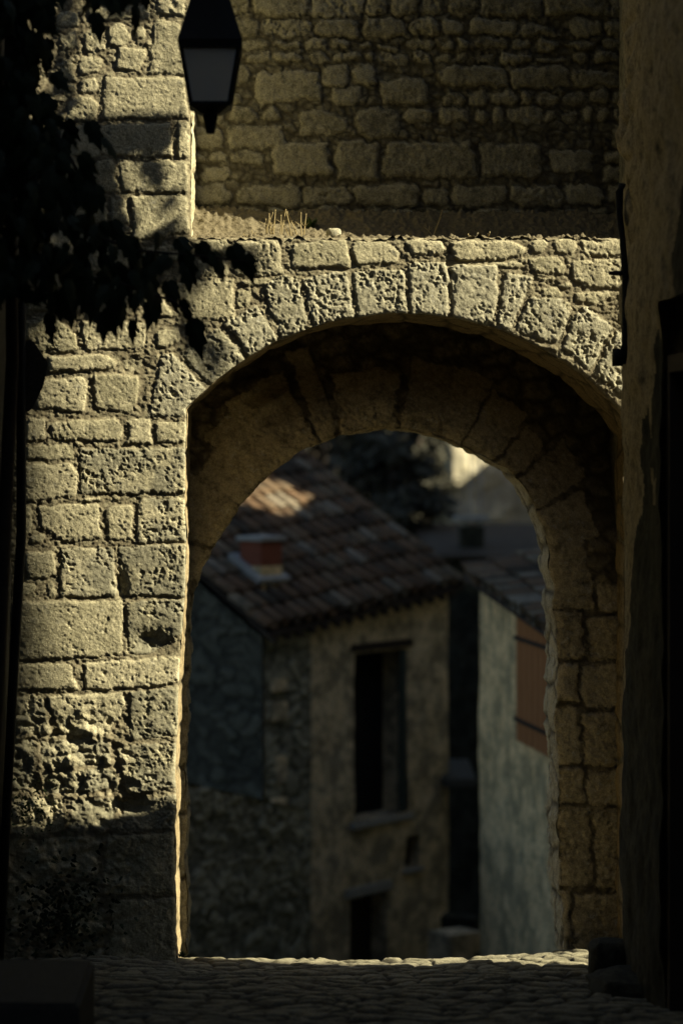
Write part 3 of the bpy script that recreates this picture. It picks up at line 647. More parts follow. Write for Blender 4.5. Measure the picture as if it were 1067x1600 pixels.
# ------------------------------------------------------------------ CLIMBERS
LEAF = [(0,0),(.18,-.06),(.42,.08),(.5,.3),(.36,.36),(.44,.62),(.24,.66),(.12,.86),(0,1.05),(-.12,.86),(-.24,.66),(-.44,.62),(-.36,.36),(-.5,.3),(-.42,.08),(-.18,-.06)]
LEAF = [(x*.8, y*1.3) for x, y in LEAF]
def leaf(mb, c, size, down, rnd, flat=False, spread=.5):
    cu = 1 if spread > .2 else 0
    c = Vector(c); d = Vector(down).normalized()
    nrm = Vector((rnd.gauss(0,.7), -1, rnd.gauss(0,.5))) if not flat else Vector(flat)+Vector((rnd.gauss(0,spread),rnd.gauss(0,spread),rnd.gauss(0,spread)))
    nrm = (nrm-d*nrm.dot(d)).normalized(); sdv = d.cross(nrm); base=len(mb.v)
    vs = [c+sdv*(x*size)+d*(y*size)-nrm*(abs(x)*size*.25+(y-.4)**2*size*.2)*cu for x,y in LEAF]+[c+d*.4*size]
    mb.add(vs, [(i,(i+1)%len(LEAF),len(LEAF)) for i in range(len(LEAF))])
rnd = random.Random(11)
def inpoly(u, v, poly):
    r = False
    for i in range(len(poly)):
        (x0,y0),(x1,y1) = poly[i], poly[i-1]
        if (y0 > v) != (y1 > v) and u < (x1-x0)*(v-y0)/(y1-y0)+x0: r = not r
    return r
fig = thing('climbing_fig', 'dark leafy climber in deep shade hanging across the upper left of the gateway', 'climber', (XL, -2.2, 2.2))
regs = [([(-150,-250),(70,-250),(80,60),(90,200),(78,330),(62,440),(30,470),(-150,460)], 900, .13),
        ([(70,-250),(300,-250),(236,8),(150,10),(128,2),(80,10)], 150, .12),
        ([(60,380),(180,385),(290,372),(300,392),(255,430),(225,470),(170,500),(120,500),(60,470)], 80, .12),
        ([(70,200),(110,200),(150,300),(160,380),(70,380)], 60, .11),
        ([(282,-250),(360,-250),(350,-20),(300,-10)], 60, .12)]
mb = MB()
for poly, n, sz in regs:
    us_=[p[0] for p in poly]; vs_=[p[1] for p in poly]; k_=0
    while k_ < n:
        u_, v_ = rnd.uniform(min(us_),max(us_)), rnd.uniform(min(vs_),max(vs_))
        if not inpoly(u_, v_, poly): continue
        k_ += 1; d = rnd.uniform(11.4, 12.8); q = px(u_, v_-14, d); leaf(mb, q, sz*rnd.uniform(.6,1.2), (rnd.gauss(0,.5),rnd.gauss(0,.3),-1), rnd)
for u_, v_, sz, dx in ((243,455,.17,.1),(285,395,.17,.35),(150,455,.17,-.1),(185,470,.15,.2),(205,372,.16,.1),(110,470,.14,.1),(215,395,.16,.2),(120,410,.16,0),(310,380,.15,.6),(335,392,.16,.4),(362,384,.17,.5),(384,398,.15,.2),(292,410,.15,.1),(262,440,.15,.3),(300,500,.2,.2),(282,470,.14,.4),(240,470,.15,-.2),(160,488,.15,.1),(75,490,.15,.1),(205,500,.13,0),(140,190,.15,.4),(165,215,.14,.6),(130,250,.14,.2),(150,290,.14,.3),(175,345,.14,.4),(150,20,.15,.2),(215,10,.14,0)):
    leaf(mb, px(u_, v_, 12.2), sz*.93, (dx,.0,-1), random.Random(u_))
mb.build('crown', M['leaf'], fig)
mb = MB(); mb.tube([(XL-.15,-2.0,.3),(XL-.02,-2.1,2.5),(XL+.06,-2.1,4.2),(XL+.05,-2.2,6.0),(XL+.1,-2.2,7.5)], [.05,.045,.04,.03,.02], 8); mb.build('trunk', M['bark'], fig, True)
mb = MB()
for pts in ([(20,330),(120,360),(220,392),(320,400),(390,410)],[(60,420),(180,440),(270,470),(318,512)],[(30,150),(90,210),(140,300),(150,380)],[(20,20),(120,-20),(240,-40),(330,-60)]):
    mb.tube([px(u_,v_,12.2) for u_,v_ in pts], [.014,.012,.009,.006,.004][:len(pts)], 6)
mb.build('branch', M['bark'], fig, True)

# added leaves out of view, set along sun rays to shadow the left pier
cr = thing('added_shadow_leaves', 'added unseen leaves above the lane, placed to throw shadows on the left pier', 'climber', (XR, -1.2, 8.4))
shade = [([(88,-20),(128,-20),(120,150),(104,240),(88,260)],30,.13),([(110,192),(275,187),(268,215),(235,240),(120,246)],120,.11),([(80,200),(178,250),(190,330),(205,380),(70,385)],190,.12),([(120,385),(290,372),(330,400),(262,432),(200,470),(120,500),(40,495),(45,400)],330,.11),
         ([(205,250),(228,250),(236,300),(226,300)],5,.09),([(225,310),(245,345),(300,390),(290,372)],7,.08),([(150,-20),(236,-20),(236,25),(150,30)],40,.11),([(20,420),(60,440),(60,500),(20,500)],16,.1),([(300,385),(340,400),(360,412),(330,415)],9,.08)]
bigl = [(290,500,.3,.35),(330,540,.25,-.1),(385,390,.2,.5),(350,385,.2,.7),(243,360,.2,.7),(262,300,.14,.1),(220,262,.2,.5),(232,250,.2,.3),(290,380,.22,.6),(300,400,.24,.3),(210,200,.24,.6),(270,430,.22,.5),(285,470,.2,.2),(190,440,.24,.1)]
mb = MB(); tips = []
for poly, n, sz in shade:
    us_=[p[0] for p in poly]; vs_=[p[1] for p in poly]; k_=0
    while k_ < n:
        u_, v_ = rnd.uniform(min(us_),max(us_)), rnd.uniform(min(vs_),max(vs_))
        if not inpoly(u_, v_, poly): continue
        k_ += 1; p = Vector((wx(u_), 0, wz(v_))); x_ = max(rnd.uniform(.7, 2.6), 0)
        t1 = (x_-p.x)/SV.x; t2 = (7.2-p.z)/SV.z; q = p+SV*max(t1, t2)
        sz_ = sz*rnd.uniform(.8,1.3); dn = Vector((rnd.gauss(0,.6),rnd.gauss(0,.03),-1)).normalized(); leaf(mb, q-dn*sz_*.5, sz_, dn, rnd, (0,-1,0), .04); tips.append(q)
for u_, v_, sz_, dx in bigl:
    p = Vector((wx(u_), 0, wz(v_))); q = p+SV*max((1.2-p.x)/SV.x, (7.25-p.z)/SV.z); leaf(mb, q, sz_, (dx,0,-1), rnd, (0,-1,0), .02); tips.append(q)
mb.build('foliage', M['leaf'], cr)
mb = MB()
for q in tips[::60]:
    a0 = q+SV*((3.0-q.x)/SV.x); mb.tube([Vector((3.05, -1.03, a0.z+.3)), a0+Vector((0,0,.15)), a0.lerp(q, .6), q], [.004,.003,.003,.002], 5)
mb.build('stem', M['bark'], cr, True)

# ------------------------------------------------------------------ SMALL PLANTS AND STONES ON THE LEDGE AND PIER
def ledge_z(x, y): 
    l = max(0, min(1, (y-.42)/.4)); return wz(373)+l**1.1*.23+y*.06-.012
def stems(name, label, u, y, n, h, mat, seed, group=None, spread=.05, z=None):
    r_ = random.Random(seed); x0 = (u-CX)/(F_PX/(15+y)); z0 = ledge_z(x0, y) if z is None else z
    m_ = MB()
    for i in range(n):
        b = Vector((x0+r_.uniform(-spread,spread), y+r_.uniform(-.02,.02), z0-.02)); t = b+Vector((r_.gauss(0,.055),r_.gauss(0,.02),h*r_.uniform(.3,1)))
        mid = b.lerp(t,.6)+Vector((r_.gauss(0,.008),0,0)); m_.tube([b, mid, t], [.006,.005,.003], 5)
        for _ in range(2): m_.tube([mid, mid+Vector((r_.gauss(0,.02),r_.gauss(0,.01),.03))], [.002,.0015], 4)
        m_.tube([t, t+Vector((0,0,.012))], [.005,.003], 5)
    return tag(m_.build(name, mat, None), label, 'dry weed', group)
stems('dry_weed', 'clump of dry straw coloured stems on the left of the ledge above the arch', 428, .16, 9, .3, M['straw'], 1)
stems('dry_weed', 'low dry weed right beside the taller straw clump on the ledge', 464, .2, 6, .24, M['straw'], 2)
stems('dry_weed', 'short dry sprig near the pier end of the ledge', 398, .12, 4, .09, M['straw'], 3)
stems('dry_weed', 'single thin dry stem in the middle of the shaded ledge', 678, .55, 2, .2, M['straw'], 4, spread=.02)
stems('dry_weed', 'single short dry stalk right of the middle of the ledge', 755, .3, 2, .1, M['straw'], 5, spread=.02)
def tuft(name, label, c, n, L, mat, seed, wd=.012):
    r_ = random.Random(seed); m_ = MB(); c = Vector(c)
    for i in range(n):
        an = r_.uniform(0, 6.28); d = Vector((math.cos(an), math.sin(an)*.6, r_.uniform(.5,1.6))).normalized(); l = L*r_.uniform(.5,1); sd_ = d.cross(Vector((0,0,1))).normalized()*wd
        p0 = c+Vector((r_.uniform(-.02,.02),r_.uniform(-.01,.01),0)); p1 = p0+d*l*.6; p2 = p0+d*l+Vector((0,0,-l*.15))
        m_.add([p0-sd_*.5,p0+sd_*.5,p1+sd_,p1-sd_,p2], [(0,1,2,3),(3,2,4)])
    return tag(m_.build(name, mat, None), label, 'weed')
tuft('fern_tuft', 'small green spiky weed against the recessed wall above the arch', ((482-CX)/KB, .62, ledge_z(0,.62)), 22, .13, M['green'], 3)
tuft('weed_tuft', 'tiny green weed at the foot of the sunlit pier corner', (wx(284), .1, .02), 26, .06, M['green'], 4, .006)
rock('loose_stone', Vector(((521-CX)/(F_PX/15.35), .35, ledge_z(0,.35)+.05)), (.055,.045,.05), M['lime_pit'], 31, 'pale rounded stone lying on the ledge above the arch', 'stone')
# creeping herb on the decayed foot of the pier
m_ = MB(); r_ = random.Random(8)
for i in range(170):
    u_ = r_.gauss(48, 24); v_ = r_.gauss(1262, 24); q = Vector((wx(u_), -.035-r_.uniform(0,.04), wz(v_)))
    leaf(m_, q, r_.uniform(.012,.024), (r_.gauss(0,1),r_.gauss(0,.4),-.6), r_)
tag(m_.build('wall_herb', M['green'], None), 'patch of small green leaves growing on the crumbling left pier', 'wall plant', kind='stuff')
m_ = MB()
for i in range(420):
    u_ = r_.gauss(95, 38); v_ = r_.gauss(1425, 38); q = Vector((wx(u_), -.05-r_.uniform(0,.06), wz(v_)))
    leaf(m_, q, r_.uniform(.02,.04), (r_.gauss(0,1),r_.gauss(0,.4),-.6), r_)
tag(m_.build('wall_ivy', M['leaf'], None), 'dark ivy patch in the shade at the foot of the left pier', 'ivy')

# ------------------------------------------------------------------ THE VILLAGE BELOW
def on_plane(u, v, p0, n):
    o = Vector((0, CAM_Y, EYE)); d = px(u, v, 1)-o; n = Vector(n); return o+d*((Vector(p0)-o).dot(n)/d.dot(n))
def wall_panel(name, P0, P1, zb, ztop, mat, parent, holes=(), rub=None, step=.035, amp=.03, seed=1, label=None, outward=None):
    """relief wall from P0 to P1 (plan points); ztop: function of s (0-1); holes: (s0,s1,z0,z1) in metres along the wall"""
    P0=Vector(P0); P1=Vector(P1); L=(P1-P0).length; dr=(P1-P0)/L; nn=Vector((dr.y,-dr.x))
    ss=np.arange(0, L+step, step); ss[-1]=L; zmax=max(ztop(0),ztop(1)); zs_=np.arange(zb, zmax+step, step); Sg,Zg=np.meshgrid(ss,zs_)
    Zc=np.minimum(Zg, ztop(0)+(ztop(1)-ztop(0))*Sg/L)
    if rub:
        a1,a2,ai=worley(Sg/rub[0]+fbm(Sg*2.5,Zg*2.5,3,seed)*1.0, Zg/rub[1]+Sg*.12/rub[1]+fbm(Sg*2.5,Zg*2.5,3,seed+4)*1.0, seed, 1.0); e_=np.clip((a2-a1)*4.5,0,1)*np.clip(.5+ai,0,1); D=e_**.6*(.02+.03*ai); ai=ai
    else: e_=np.ones(Sg.shape); ai=np.zeros(Sg.shape)+.5; D=np.zeros(Sg.shape)
    D=D+fbm(Sg*1.3,Zg*1.3,5,seed+7)*amp
    kp_=np.ones(Sg.shape,bool)
    for (s0,s1,z0,z1) in holes: kp_ &= ~((Sg>s0)&(Sg<s1)&(Zg>z0)&(Zg<z1))
    kk=kp_[:-1,:-1]|kp_[1:,1:]
    VV_=np.stack([(P0.x+dr.x*Sg+nn.x*D).ravel(),(P0.y+dr.y*Sg+nn.y*D).ravel(),Zc.ravel()],1)
    v_,f_,a_=compact(VV_,grid_faces(*Sg.shape,kk),{'tint':ai,'mortar':1-e_})
    return mesh_obj(name, v_, f_[:, ::-1] if False else f_, mat, parent, attrs=a_, label=label)
def opening(P0, P1, s0, s1, z0, z1, depth=.35):
    "box pocket behind a hole: returns corner helpers"
    P0=Vector(P0); P1=Vector(P1); dr=(P1-P0).normalized(); nn=Vector((dr.y,-dr.x)); f_=lambda s_,dpt,z_: Vector((P0.x+dr.x*s_-nn.x*dpt, P0.y+dr.y*s_-nn.y*dpt, z_))
    return f_
def tile_roof(name, O, ua, va, Lu, Lv, parent, seed, pitch=.24, row=.42, label=None, mat=None):
    """O eaves corner, ua unit vector along the eaves, va unit vector up the slope: canal tiles"""
    O=Vector(O); ua=Vector(ua).normalized(); va=Vector(va).normalized(); nn=ua.cross(va).normalized()
    if nn.z<0: nn=-nn
    m_=MB(); tt=[]; r_=random.Random(seed); nu=int(Lu/pitch); nv=int(Lv/row)
    for i in range(nu+1):
        for j in range(nv+1):
            tv=min(1,max(0,r_.gauss(.5,.28))); ju=r_.uniform(-.018,.018); jv=r_.uniform(-.03,.03); lift=r_.uniform(0,.02)
            for kind in (0,1):
                c=O+ua*(i*pitch+(pitch/2 if kind else 0)+ju)+va*(j*row+jv)+nn*(.0 if kind else .05); ra=pitch*(.30 if kind else .34); vs=[]; n_=6
                for e2,(lv,rr,dz) in enumerate(((0,ra*1.08,.035+lift),(row*1.12,ra*.9,.0))):
                    for q in range(n_+1):
                        an=math.pi*q/n_; s_=(1 if not kind else -1)
                        vs.append(c+va*lv+ua*(math.cos(an)*rr)+nn*(math.sin(an)*rr*s_*.8+dz+(0.03 if kind else 0)))
                if kind and j%1: continue
                k0=len(vs)//2; inner=[v-nn*.018 for v in vs]
                fs=[(q,q+1,k0+q+1,k0+q) for q in range(n_)]+[(14+q,14+k0+q,14+k0+q+1,14+q+1) for q in range(n_)]+[(q,14+q,14+q+1,q+1) for q in range(n_)]
                m_.add(vs+inner, fs); tt += [tv]*28
    o=mesh_obj(name, m_.v, m_.f, mat or M['tile'], parent, True, attrs={'tint':tt}, label=label); return o

# --- left house
A0 = px(412, 975, 30); A1 = px(700, 905, 33); A0v=Vector((A0.x,A0.y)); A1v=Vector((A1.x,A1.y)); e0, e1 = A0.z-.06, A1.z-.06
dr = (A1v-A0v).normalized(); LW=(A1v-A0v).length; nn=Vector((dr.y,-dr.x)); back=-nn
h1 = thing('stone_house', 'old two storey house with mottled plaster, sagging tile roof and tall dark opening', 'house', (A0.x, A0.y, -5.2))
def s_at(u): # distance along the wall at pixel column u
    k_=(u-CX)/F_PX; o=Vector((0,CAM_Y)); return ((k_*(A0v.y-CAM_Y)-A0v.x))/(dr.x-k_*dr.y)
def z_at(u, v):
    s_=s_at(u); d=A0v.y+dr.y*s_-CAM_Y; return EYE-(v-CY)/F_PX*d
H_=[(s_at(553),s_at(637),z_at(600,1277),z_at(600,1014)),(s_at(545),s_at(604),-5.4,z_at(575,1397)),(s_at(633),s_at(655),z_at(644,1356),z_at(644,1302))]
SQ=s_at(484)
ztop=lambda t: e0+(e1-e0)*t
wall_panel('quoin_wall', A0v, A0v+dr*SQ, -5.6, lambda t: e0+(e1-e0)*t*SQ/LW, M['rubble'], h1, rub=(.3,.17), seed=31, label='rubble corner with pale quoins')
q0=A0v+dr*SQ
wall_panel('wall', q0, A1v, -5.6, lambda t: e0+(e1-e0)*(SQ+t*(LW-SQ))/LW, M['house'], h1, holes=[(a-SQ,b-SQ,c,d) for a,b,c,d in H_], amp=.04, seed=33)
# gable side and back as a solid set just behind the relief
Dp=4.4; c2=A0v+back*Dp; c3=A1v+back*Dp; zr_=lambda z: z+Dp*.6
f_=lambda s_,dp,z_: Vector((A0v.x+dr.x*s_+back.x*dp, A0v.y+dr.y*s_+back.y*dp, z_))
mb=MB()
def seg(s0,s1,z0,z1,dp0=.03,dp1=.5): 
    a,b,c,d=f_(s0,dp0,0),f_(s1,dp0,0),f_(s1,dp1,0),f_(s0,dp1,0); mb.prism([(a.x,a.y),(b.x,b.y),(c.x,c.y),(d.x,d.y)], z0, z1)
(wa,wb,wc,wd),(da,db,dc,dd_),(ma,mbb,mc,md)=H_
seg(.03,da,-5.6,wc-.01); seg(db,ma,-5.6,wc-.01); seg(ma,mbb,-5.6,mc); seg(ma,mbb,md,wc-.01); seg(mbb,LW-.03,-5.6,wc-.01); seg(da,db,dd_,wc-.01)
seg(.03,wa,wc,wd); seg(wb,LW-.03,wc,wd); seg(.03,LW-.03,wd+.002,e0-.1)
mb.build('wall_core', M['house'], h1)
mb=MB(); a,b,c,d=f_(.05,.5,0),f_(LW-.05,.5,0),f_(LW-.05,Dp,0),f_(.05,Dp,0)
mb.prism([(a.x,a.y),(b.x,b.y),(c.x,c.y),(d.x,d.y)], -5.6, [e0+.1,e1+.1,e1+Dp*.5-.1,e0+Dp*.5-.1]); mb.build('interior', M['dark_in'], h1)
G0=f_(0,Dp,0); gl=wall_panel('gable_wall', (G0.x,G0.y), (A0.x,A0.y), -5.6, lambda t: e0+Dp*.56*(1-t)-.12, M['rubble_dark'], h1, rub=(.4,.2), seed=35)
# loft door leaf standing open at the right, lower door, tiny window
mb=MB(); p=f_(wb-.14,.02,wc); mb.obox(p, dr.to_3d()*.14, back.to_3d()*.05, (0,0,wd-wc)); mb.build('shutter', M['wood_green'], h1)
mb=MB(); 
for k_ in range(5):
    w_=(db-da)/5; mb.obox(f_(da+k_*w_+.005,.3,-5.4), dr.to_3d()*(w_-.01), back.to_3d()*.04, (0,0,dd_+5.4))
mb.build('door', M['wood_dark'], h1, bevel=.004)
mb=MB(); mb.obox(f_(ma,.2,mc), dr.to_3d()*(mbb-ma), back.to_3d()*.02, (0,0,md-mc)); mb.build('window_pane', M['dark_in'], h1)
mb=MB(); mb.obox(f_(wa-.08,-.07,wc-.09), dr.to_3d()*(wb-wa+.16), back.to_3d()*.25, (0,0,.085)); mb.build('sill', M['slab'], h1, bevel=.01)
mb=MB(); mb.obox(f_(ma-.06,-.06,mc-.06), dr.to_3d()*(mbb-ma+.12), back.to_3d()*.2, (0,0,.055)); mb.build('sill', M['slab'], h1, bevel=.01)
mb=MB(); mb.obox(f_(da-.1,-.04,dd_), dr.to_3d()*(db-da+.2), back.to_3d()*.3, (0,0,.14)); mb.build('lintel', M['slab'], h1, bevel=.01)
mb=MB(); mb.obox(f_(wa-.1,-.03,wd), dr.to_3d()*(wb-wa+.2), back.to_3d()*.3, (0,0,.12)); mb.build('lintel', M['wood_dark'], h1, bevel=.01)
rq=[]   # pale quoins
for k_,(v_,h_) in enumerate(((1095,30),(1180,44),(1245,26),(1330,44),(1060,20),(1400,30))):
    zq=z_at(440,v_); w_=.24 if k_%2 else .34; q=MB(); q.obox(f_(.18 if k_%2 else .1,-.075,zq-h_/110), dr.to_3d()*w_, back.to_3d()*.1, (0,0,h_/110)); q.build('quoin', M['house'], h1, bevel=.02)
up=(back.to_3d()*1.0+Vector((0,0,.58))).normalized(); along=(f_(LW,0,e1)-f_(0,0,e0)).normalized()
OR=f_(-.12,-.22,e0-.02)
rf=tile_roof('roof', OR, along, up, LW+.3, 6.4, h1, 3)
mb=MB(); o_=OR-Vector((0,0,.10)); mb.obox(o_, along*(LW+.28), up*6.3, (0,0,.05)); mb.build('roof_boards', M['wood_dark'], h1)
for k_ in range(16):
    mb=MB(); o_=OR+along*(.1+k_*.27)-Vector((0,0,.2)); mb.obox(o_, along*.08, up*.6, (0,0,.1)); sub(mb.build('rafter_end', M['wood_dark'], None), h1) if False else mb.build('rafter_end', M['wood_dark'], h1)
nrm=along.cross(up); 
cpt=on_plane(408, 898, OR+nrm*.1, nrm); cpt=Vector(cpt)
def cbox(name, hw, z0, z1, mat, parent, bev=.01):
    m_=MB(); o_=cpt-dr.to_3d()*hw+nn.to_3d()*hw*-0; 
    m_.obox(cpt-dr.to_3d()*hw-back.to_3d()*hw+Vector((0,0,z0)), dr.to_3d()*2*hw, back.to_3d()*2*hw, (0,0,z1-z0)); return m_.build(name, mat, parent, bevel=bev)
ch=cbox('chimney', .23, -.3, .14, M['pale'], h1); sub(cbox('flue', .22, .14, .5, M['terracotta'], None), ch); ch.children[0].location=(0,0,0)
sub(cbox('cap_slab', .265, .5, .57, M['slab'], None), ch)
m_=MB(); m_.obox(cpt-dr.to_3d()*.34-up*.3+nrm*(.02), dr.to_3d()*.68, up*.75, nrm*.1); sub(m_.build('mortar_base', M['slab'], None, bevel=.02), ch)

# --- rubble retaining wall in front of its gable
gw=wall_panel('garden_wall', (px(150,0,25.5).x, px(0,0,25.5).y), (px(474,0,29.6).x, px(0,0,29.6).y), -6, lambda t: px(0,1190,25.5).z*(1-t)+px(0,1265,29.6).z*t, M['rubble'], None, rub=(.25,.12), seed=41, amp=.05)
tag(gw, 'low rubble garden wall below the gable of the mottled house', 'wall')
gm=MB(); 
p0=px(150,0,25.6); p1=px(474,0,29.7); gm.prism([(p0.x,p0.y),(p1.x,p1.y),(p1.x-.3,p1.y+.35),(p0.x-.3,p0.y+.35)], -6, [px(0,1190,25.5).z-.03,px(0,1265,29.6).z-.03]*1+[px(0,1265,29.6).z-.02,px(0,1190,25.5).z-.02])
gmo=gm.build('wall_core', M['rubble'], None); gmo.parent=gw

# --- dark passage wall, awning and steps between the two houses
pw=wall_panel('passage_wall', (px(690,0,36).x, px(0,0,36).y), (px(790,0,35).x, px(0,0,35).y), -6, lambda t: px(0,925,36).z, M['dark_stone_shade'], None, seed=51, amp=.08)
tag(pw, 'dark damp wall in the gap between the mottled house and the pale house', 'wall')
dc=MB(); dc.obox(px(692,1232,32.6), Vector((.52,0,0)), (0,1.2,.15), (0,0,.14)); tag(dc.build('door_canopy', M['plaster_dark'], None, bevel=.02), 'small dark canopy over the passage between the two houses', 'canopy')
stp=thing('stone_steps', 'grey stone steps at the mouth of the passage beside the mottled house', 'steps', px(700,1490,30))
q=px(668,1500,30.5)
for k_ in range(3):
    m_=MB(); m_.obox((q.x+.0+k_*.12, q.y+k_*.32, q.z-.6), (.72-k_*.12,-.25,0), (.1,.33,0), (0,0,.75+k_*.17)); m_.build('step', M['slab'] if False else M['dark_stone_shade'], stp, bevel=.015)
m_=MB(); m_.obox((q.x-.02, q.y-.1, q.z-.8), (.3,-.35,0), (.5,.3,0), (0,0,1.25)); m_.build('landing_block', M['house'], stp, bevel=.02)

# --- pale house on the right
B0=px(748,905,29); B1=px(905,1012,24.4); B0v=Vector((B0.x,B0.y)); B1v=Vector((B1.x,B1.y)); db_=(B1v-B0v).normalized(); LB=(B1v-B0v).length
nb=Vector((-db_.y,db_.x)) ; nb = nb if nb.x<0 else -nb
h2=thing('pale_house', 'pale cream plastered house with an orange brown shutter on the right of the street', 'house', (B0.x,B0.y,-5))
def sB(u): k_=(u-CX)/F_PX; return (k_*(B0v.y-CAM_Y)-B0v.x)/(db_.x-k_*db_.y)
def zB(u,v): s_=sB(u); return EYE-(v-CY)/F_PX*(B0v.y+db_.y*s_-CAM_Y)
wall_panel('wall', B0v, B1v, -5.6, lambda t: B0.z+(B1.z-B0.z)*t, M['pale'], h2, seed=61, amp=.03)
mb=MB(); g0=B0v-nb*.03; g1=B1v-nb*.03; mb.prism([(g1.x,g1.y),(g1.x+3.4,g1.y),(g0.x+3.4,g0.y),(g0.x,g0.y)], -5.6, [B1.z-.05,B1.z+.3,B0.z+.3,B0.z-.05]); mb.build('body', M['pale'], h2)
s0,s1=sB(815),sB(868); m_=MB(); z0_,z1_=zB(842,1170),zB(842,970)
nbz=nb.to_3d()
for k_ in range(6):
    w_=(s1-s0)/6; p=(B0v+db_*(s0+k_*w_+.01)).to_3d()+Vector((0,0,z0_))+nbz*.03; m_.obox(p, db_.to_3d()*(w_-.02), nbz*.05, (0,0,z1_-z0_))
sh=m_.build('shutter', M['shutter'], h2, bevel=.006)
for zz_ in (z0_+.25, z1_-.3):
    m_=MB(); m_.obox((B0v+db_*(s0-.05)).to_3d()+Vector((0,0,zz_))+nbz*.08, db_.to_3d()*(s1-s0), nbz*.02, (0,0,.05)); sub(m_.build('strap_hinge', M['iron'], None), sh)
al2=(Vector((B1v.x,B1v.y,B1.z))-Vector((B0v.x,B0v.y,B0.z))).normalized(); up2=(Vector((-nb.x,-nb.y,0))+Vector((0,0,.2))).normalized()
tile_roof('roof', Vector((B0v.x,B0v.y,B0.z+.04))+nbz*.2-al2*.2, al2, up2, LB+.5, 1.9, h2, 5)
mb=MB(); mb.obox(Vector((B0v.x,B0v.y,B0.z-.03))+nbz*.18-al2*.18, al2*(LB+.5), up2*1.9, (0,0,.05)); mb.build('roof_boards', M['wood_dark'], h2)

# --- middle distance: dark house with slab chimney, higher tile roof, tower, trees
h3=thing('far_house', 'dark half hidden house below the tower with a slab topped chimney', 'house', px(750,900,46))
a=px(690,872,44); b=px(930,872,44)
MB().prism([(a.x,a.y),(b.x+2,b.y),(b.x+2,b.y+6),(a.x,a.y+6)], -6, a.z).build('wall', M['dark_stone_shade'], h3)
mb=MB(); c_=px(742,845,43.9); mb.prism([(a.x-.2,a.y-.3),(b.x+2.2,a.y-.3),(b.x+2.2,a.y+6.3),(a.x-.2,a.y+6.3)], a.z+.003, [a.z+.08,a.z+.08,a.z+.5,a.z+.5]); mb.build('roof', M['tile'], h3)
c_=px(738,880,45); hh=px(0,822,45).z
m_=MB(); m_.box((c_.x-.25,c_.y,c_.z-.6),(c_.x+.25,c_.y+.5,hh)); ck=m_.build('chimney', M['dark_stone_shade'], h3, bevel=.02)
m_=MB(); m_.box((c_.x-.36,c_.y-.1,hh+.12),(c_.x+.36,c_.y+.6,hh+.2)); m_.box((c_.x-.22,c_.y+.05,hh),(c_.x-.12,c_.y+.45,hh+.12)); m_.box((c_.x+.12,c_.y+.05,hh),(c_.x+.22,c_.y+.45,hh+.12)); sub(m_.build('cap_slab', M['slab'], None), ck)
m_=MB(); m_.tube([(c_.x+.03,c_.y+.7,c_.z-.5),(c_.x+.03,c_.y+.7,hh+1.9)], .02, 6); sub(m_.build('aerial_pole', M['slab'], None, True), ck)

T0=px(704,0,62); T1=px(880,0,65)
tw=thing('old_tower', 'tall pale stone tower in the distance, its top in sunlight', 'tower', (T0.x,T0.y,-6))
wall_panel('wall', (T0.x,T0.y), (T1.x+3,T1.y), -6, lambda t: 8.0, M['cliff'], tw, rub=(.7,.4), seed=71, amp=.15, step=.08)
MB().prism([(T0.x,T0.y+.1),(T1.x+3,T1.y+.1),(T1.x+3,T1.y+6),(T0.x,T0.y+6)], -6, 7.95).build('body', M['cliff'], tw)
m_=MB(); m_.box((px(752,0,61).x,T0.y-.3,px(0,712,61).z-8),(px(756,0,61).x,T0.y-.2,px(0,712,61).z+3)); tag(m_.build('pole', M['slab'], None), 'thin pale pole in front of the distant tower', 'pole')

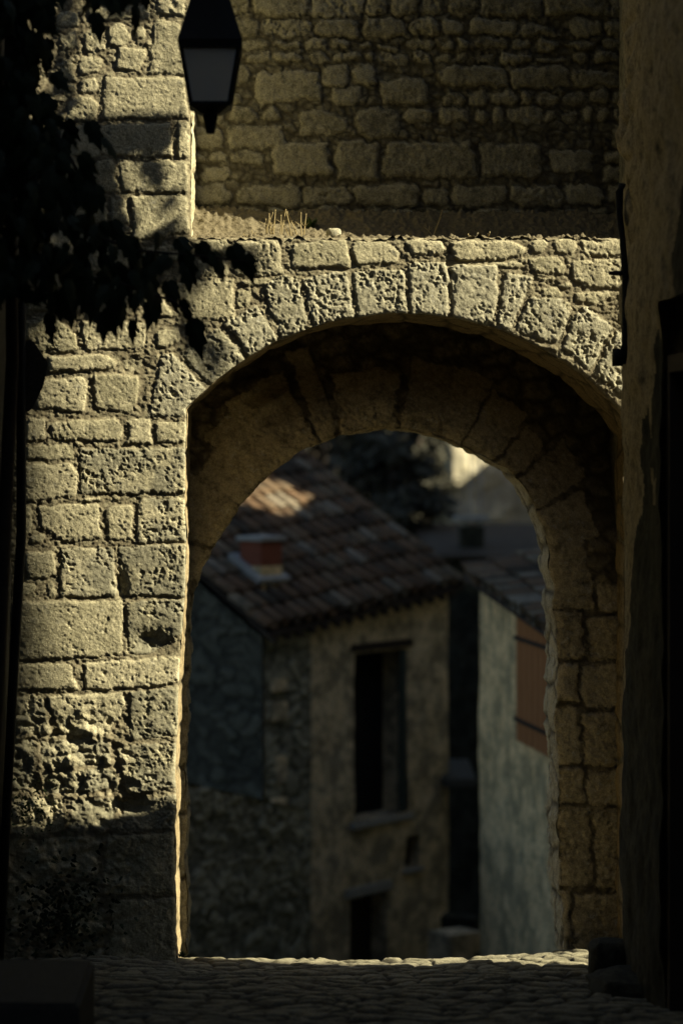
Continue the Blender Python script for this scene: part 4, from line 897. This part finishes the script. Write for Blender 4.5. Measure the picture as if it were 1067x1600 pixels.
# trees on the slope: tapered trunk with limbs, crown of leaf clumps
def tree(label, x, y, z, h, r, seed):
    r_=random.Random(seed); t=thing('hillside_tree', label, 'tree', (x,y,z), 'dark trees on the slope behind the roofs')
    m_=MB(); m_.tube([(x,y,z),(x+.1,y,z+h*.35),(x,y+.1,z+h*.6),(x,y,z+h*.85)], [.28,.2,.12,.04], 8); cl=[]
    for i in range(16):
        an=r_.uniform(0,6.28); zz_=z+h*r_.uniform(.3,.95); rr=r*(1-.5*abs((zz_-z)/h-.5))*r_.uniform(.4,1); c=Vector((x+math.cos(an)*rr,y+math.sin(an)*rr,zz_)); m_.tube([(x,y,z+h*r_.uniform(.25,.6)),c],[.07,.02],5); cl.append(c)
    m_.build('trunk', M['bark'], t, True); m_=MB()
    for c in cl:
        for _ in range(130):
            p=c+Vector((r_.gauss(0,.5),r_.gauss(0,.5),r_.gauss(0,.38)))*r*.42; leaf(m_, p, r_.uniform(.14,.26), (r_.gauss(0,1),r_.gauss(0,1),-.4), r_, (r_.gauss(0,1),r_.gauss(0,1),1))
    m_.build('crown', M['dark_green'], t)
for i,(u_,v_,d_,h_,r_0,lb_) in enumerate(((560,850,50,5.5,1.3,'dark bushy tree just above the ridge of the mottled house'),(615,860,49,5.0,1.0,'dark rounded tree left of the distant tower'),(655,880,52,5.2,.7,'dark slim tree standing by the left edge of the distant tower'),(505,800,54,6,1.6,'leafy dark tree behind the upper left of the tiled roof'),(590,790,58,7,1.5,'taller dark tree at the back of the slope'),(430,760,56,7,2,'dark tree mostly hidden by the left of the arch'),(640,800,64,7,.9,'tall dark tree behind the others beside the tower'))):
    p=px(u_,v_,d_); tree(lb_, p.x, p.y, p.z-2.2, h_+1.2, r_0, 100+i)

# --- unseen tall houses added east of the street to keep it in shade
def block(label, x0,x1,y0,y1,h,seed):
    t=thing('added_shade_house', label, 'house', (x0,y0,-5), 'added out-of-view houses shading the street')
    MB().box((x0,y0,-6),(x1,y1,h)).build('wall', M['pale'], t)
    MB().prism([(x0-.4,y0-.2),(x1+.4,y0-.2),(x1+.4,y1+.2),(x0-.4,y1+.2)], h+.003, [h+.1,h+.3,h+.3,h+.1]).build('roof', M['tile'], t)
block('added unseen tall house nearest the gate on the east side, shading the street', 8.6,14,2,14.6,11.5,1)
block('added unseen middle house on the east side, lower to let sun onto the tiled roof', 8.6,14,14.6,16.8,8.25,2)
block('added unseen large house on the east side beyond the lower one, shading the street', 8.6,14,16.8,33,11.5,3)
block('added unseen last house on the east side, its height set for the sun on the tower', 12,17,33.4,48,6.7,4)
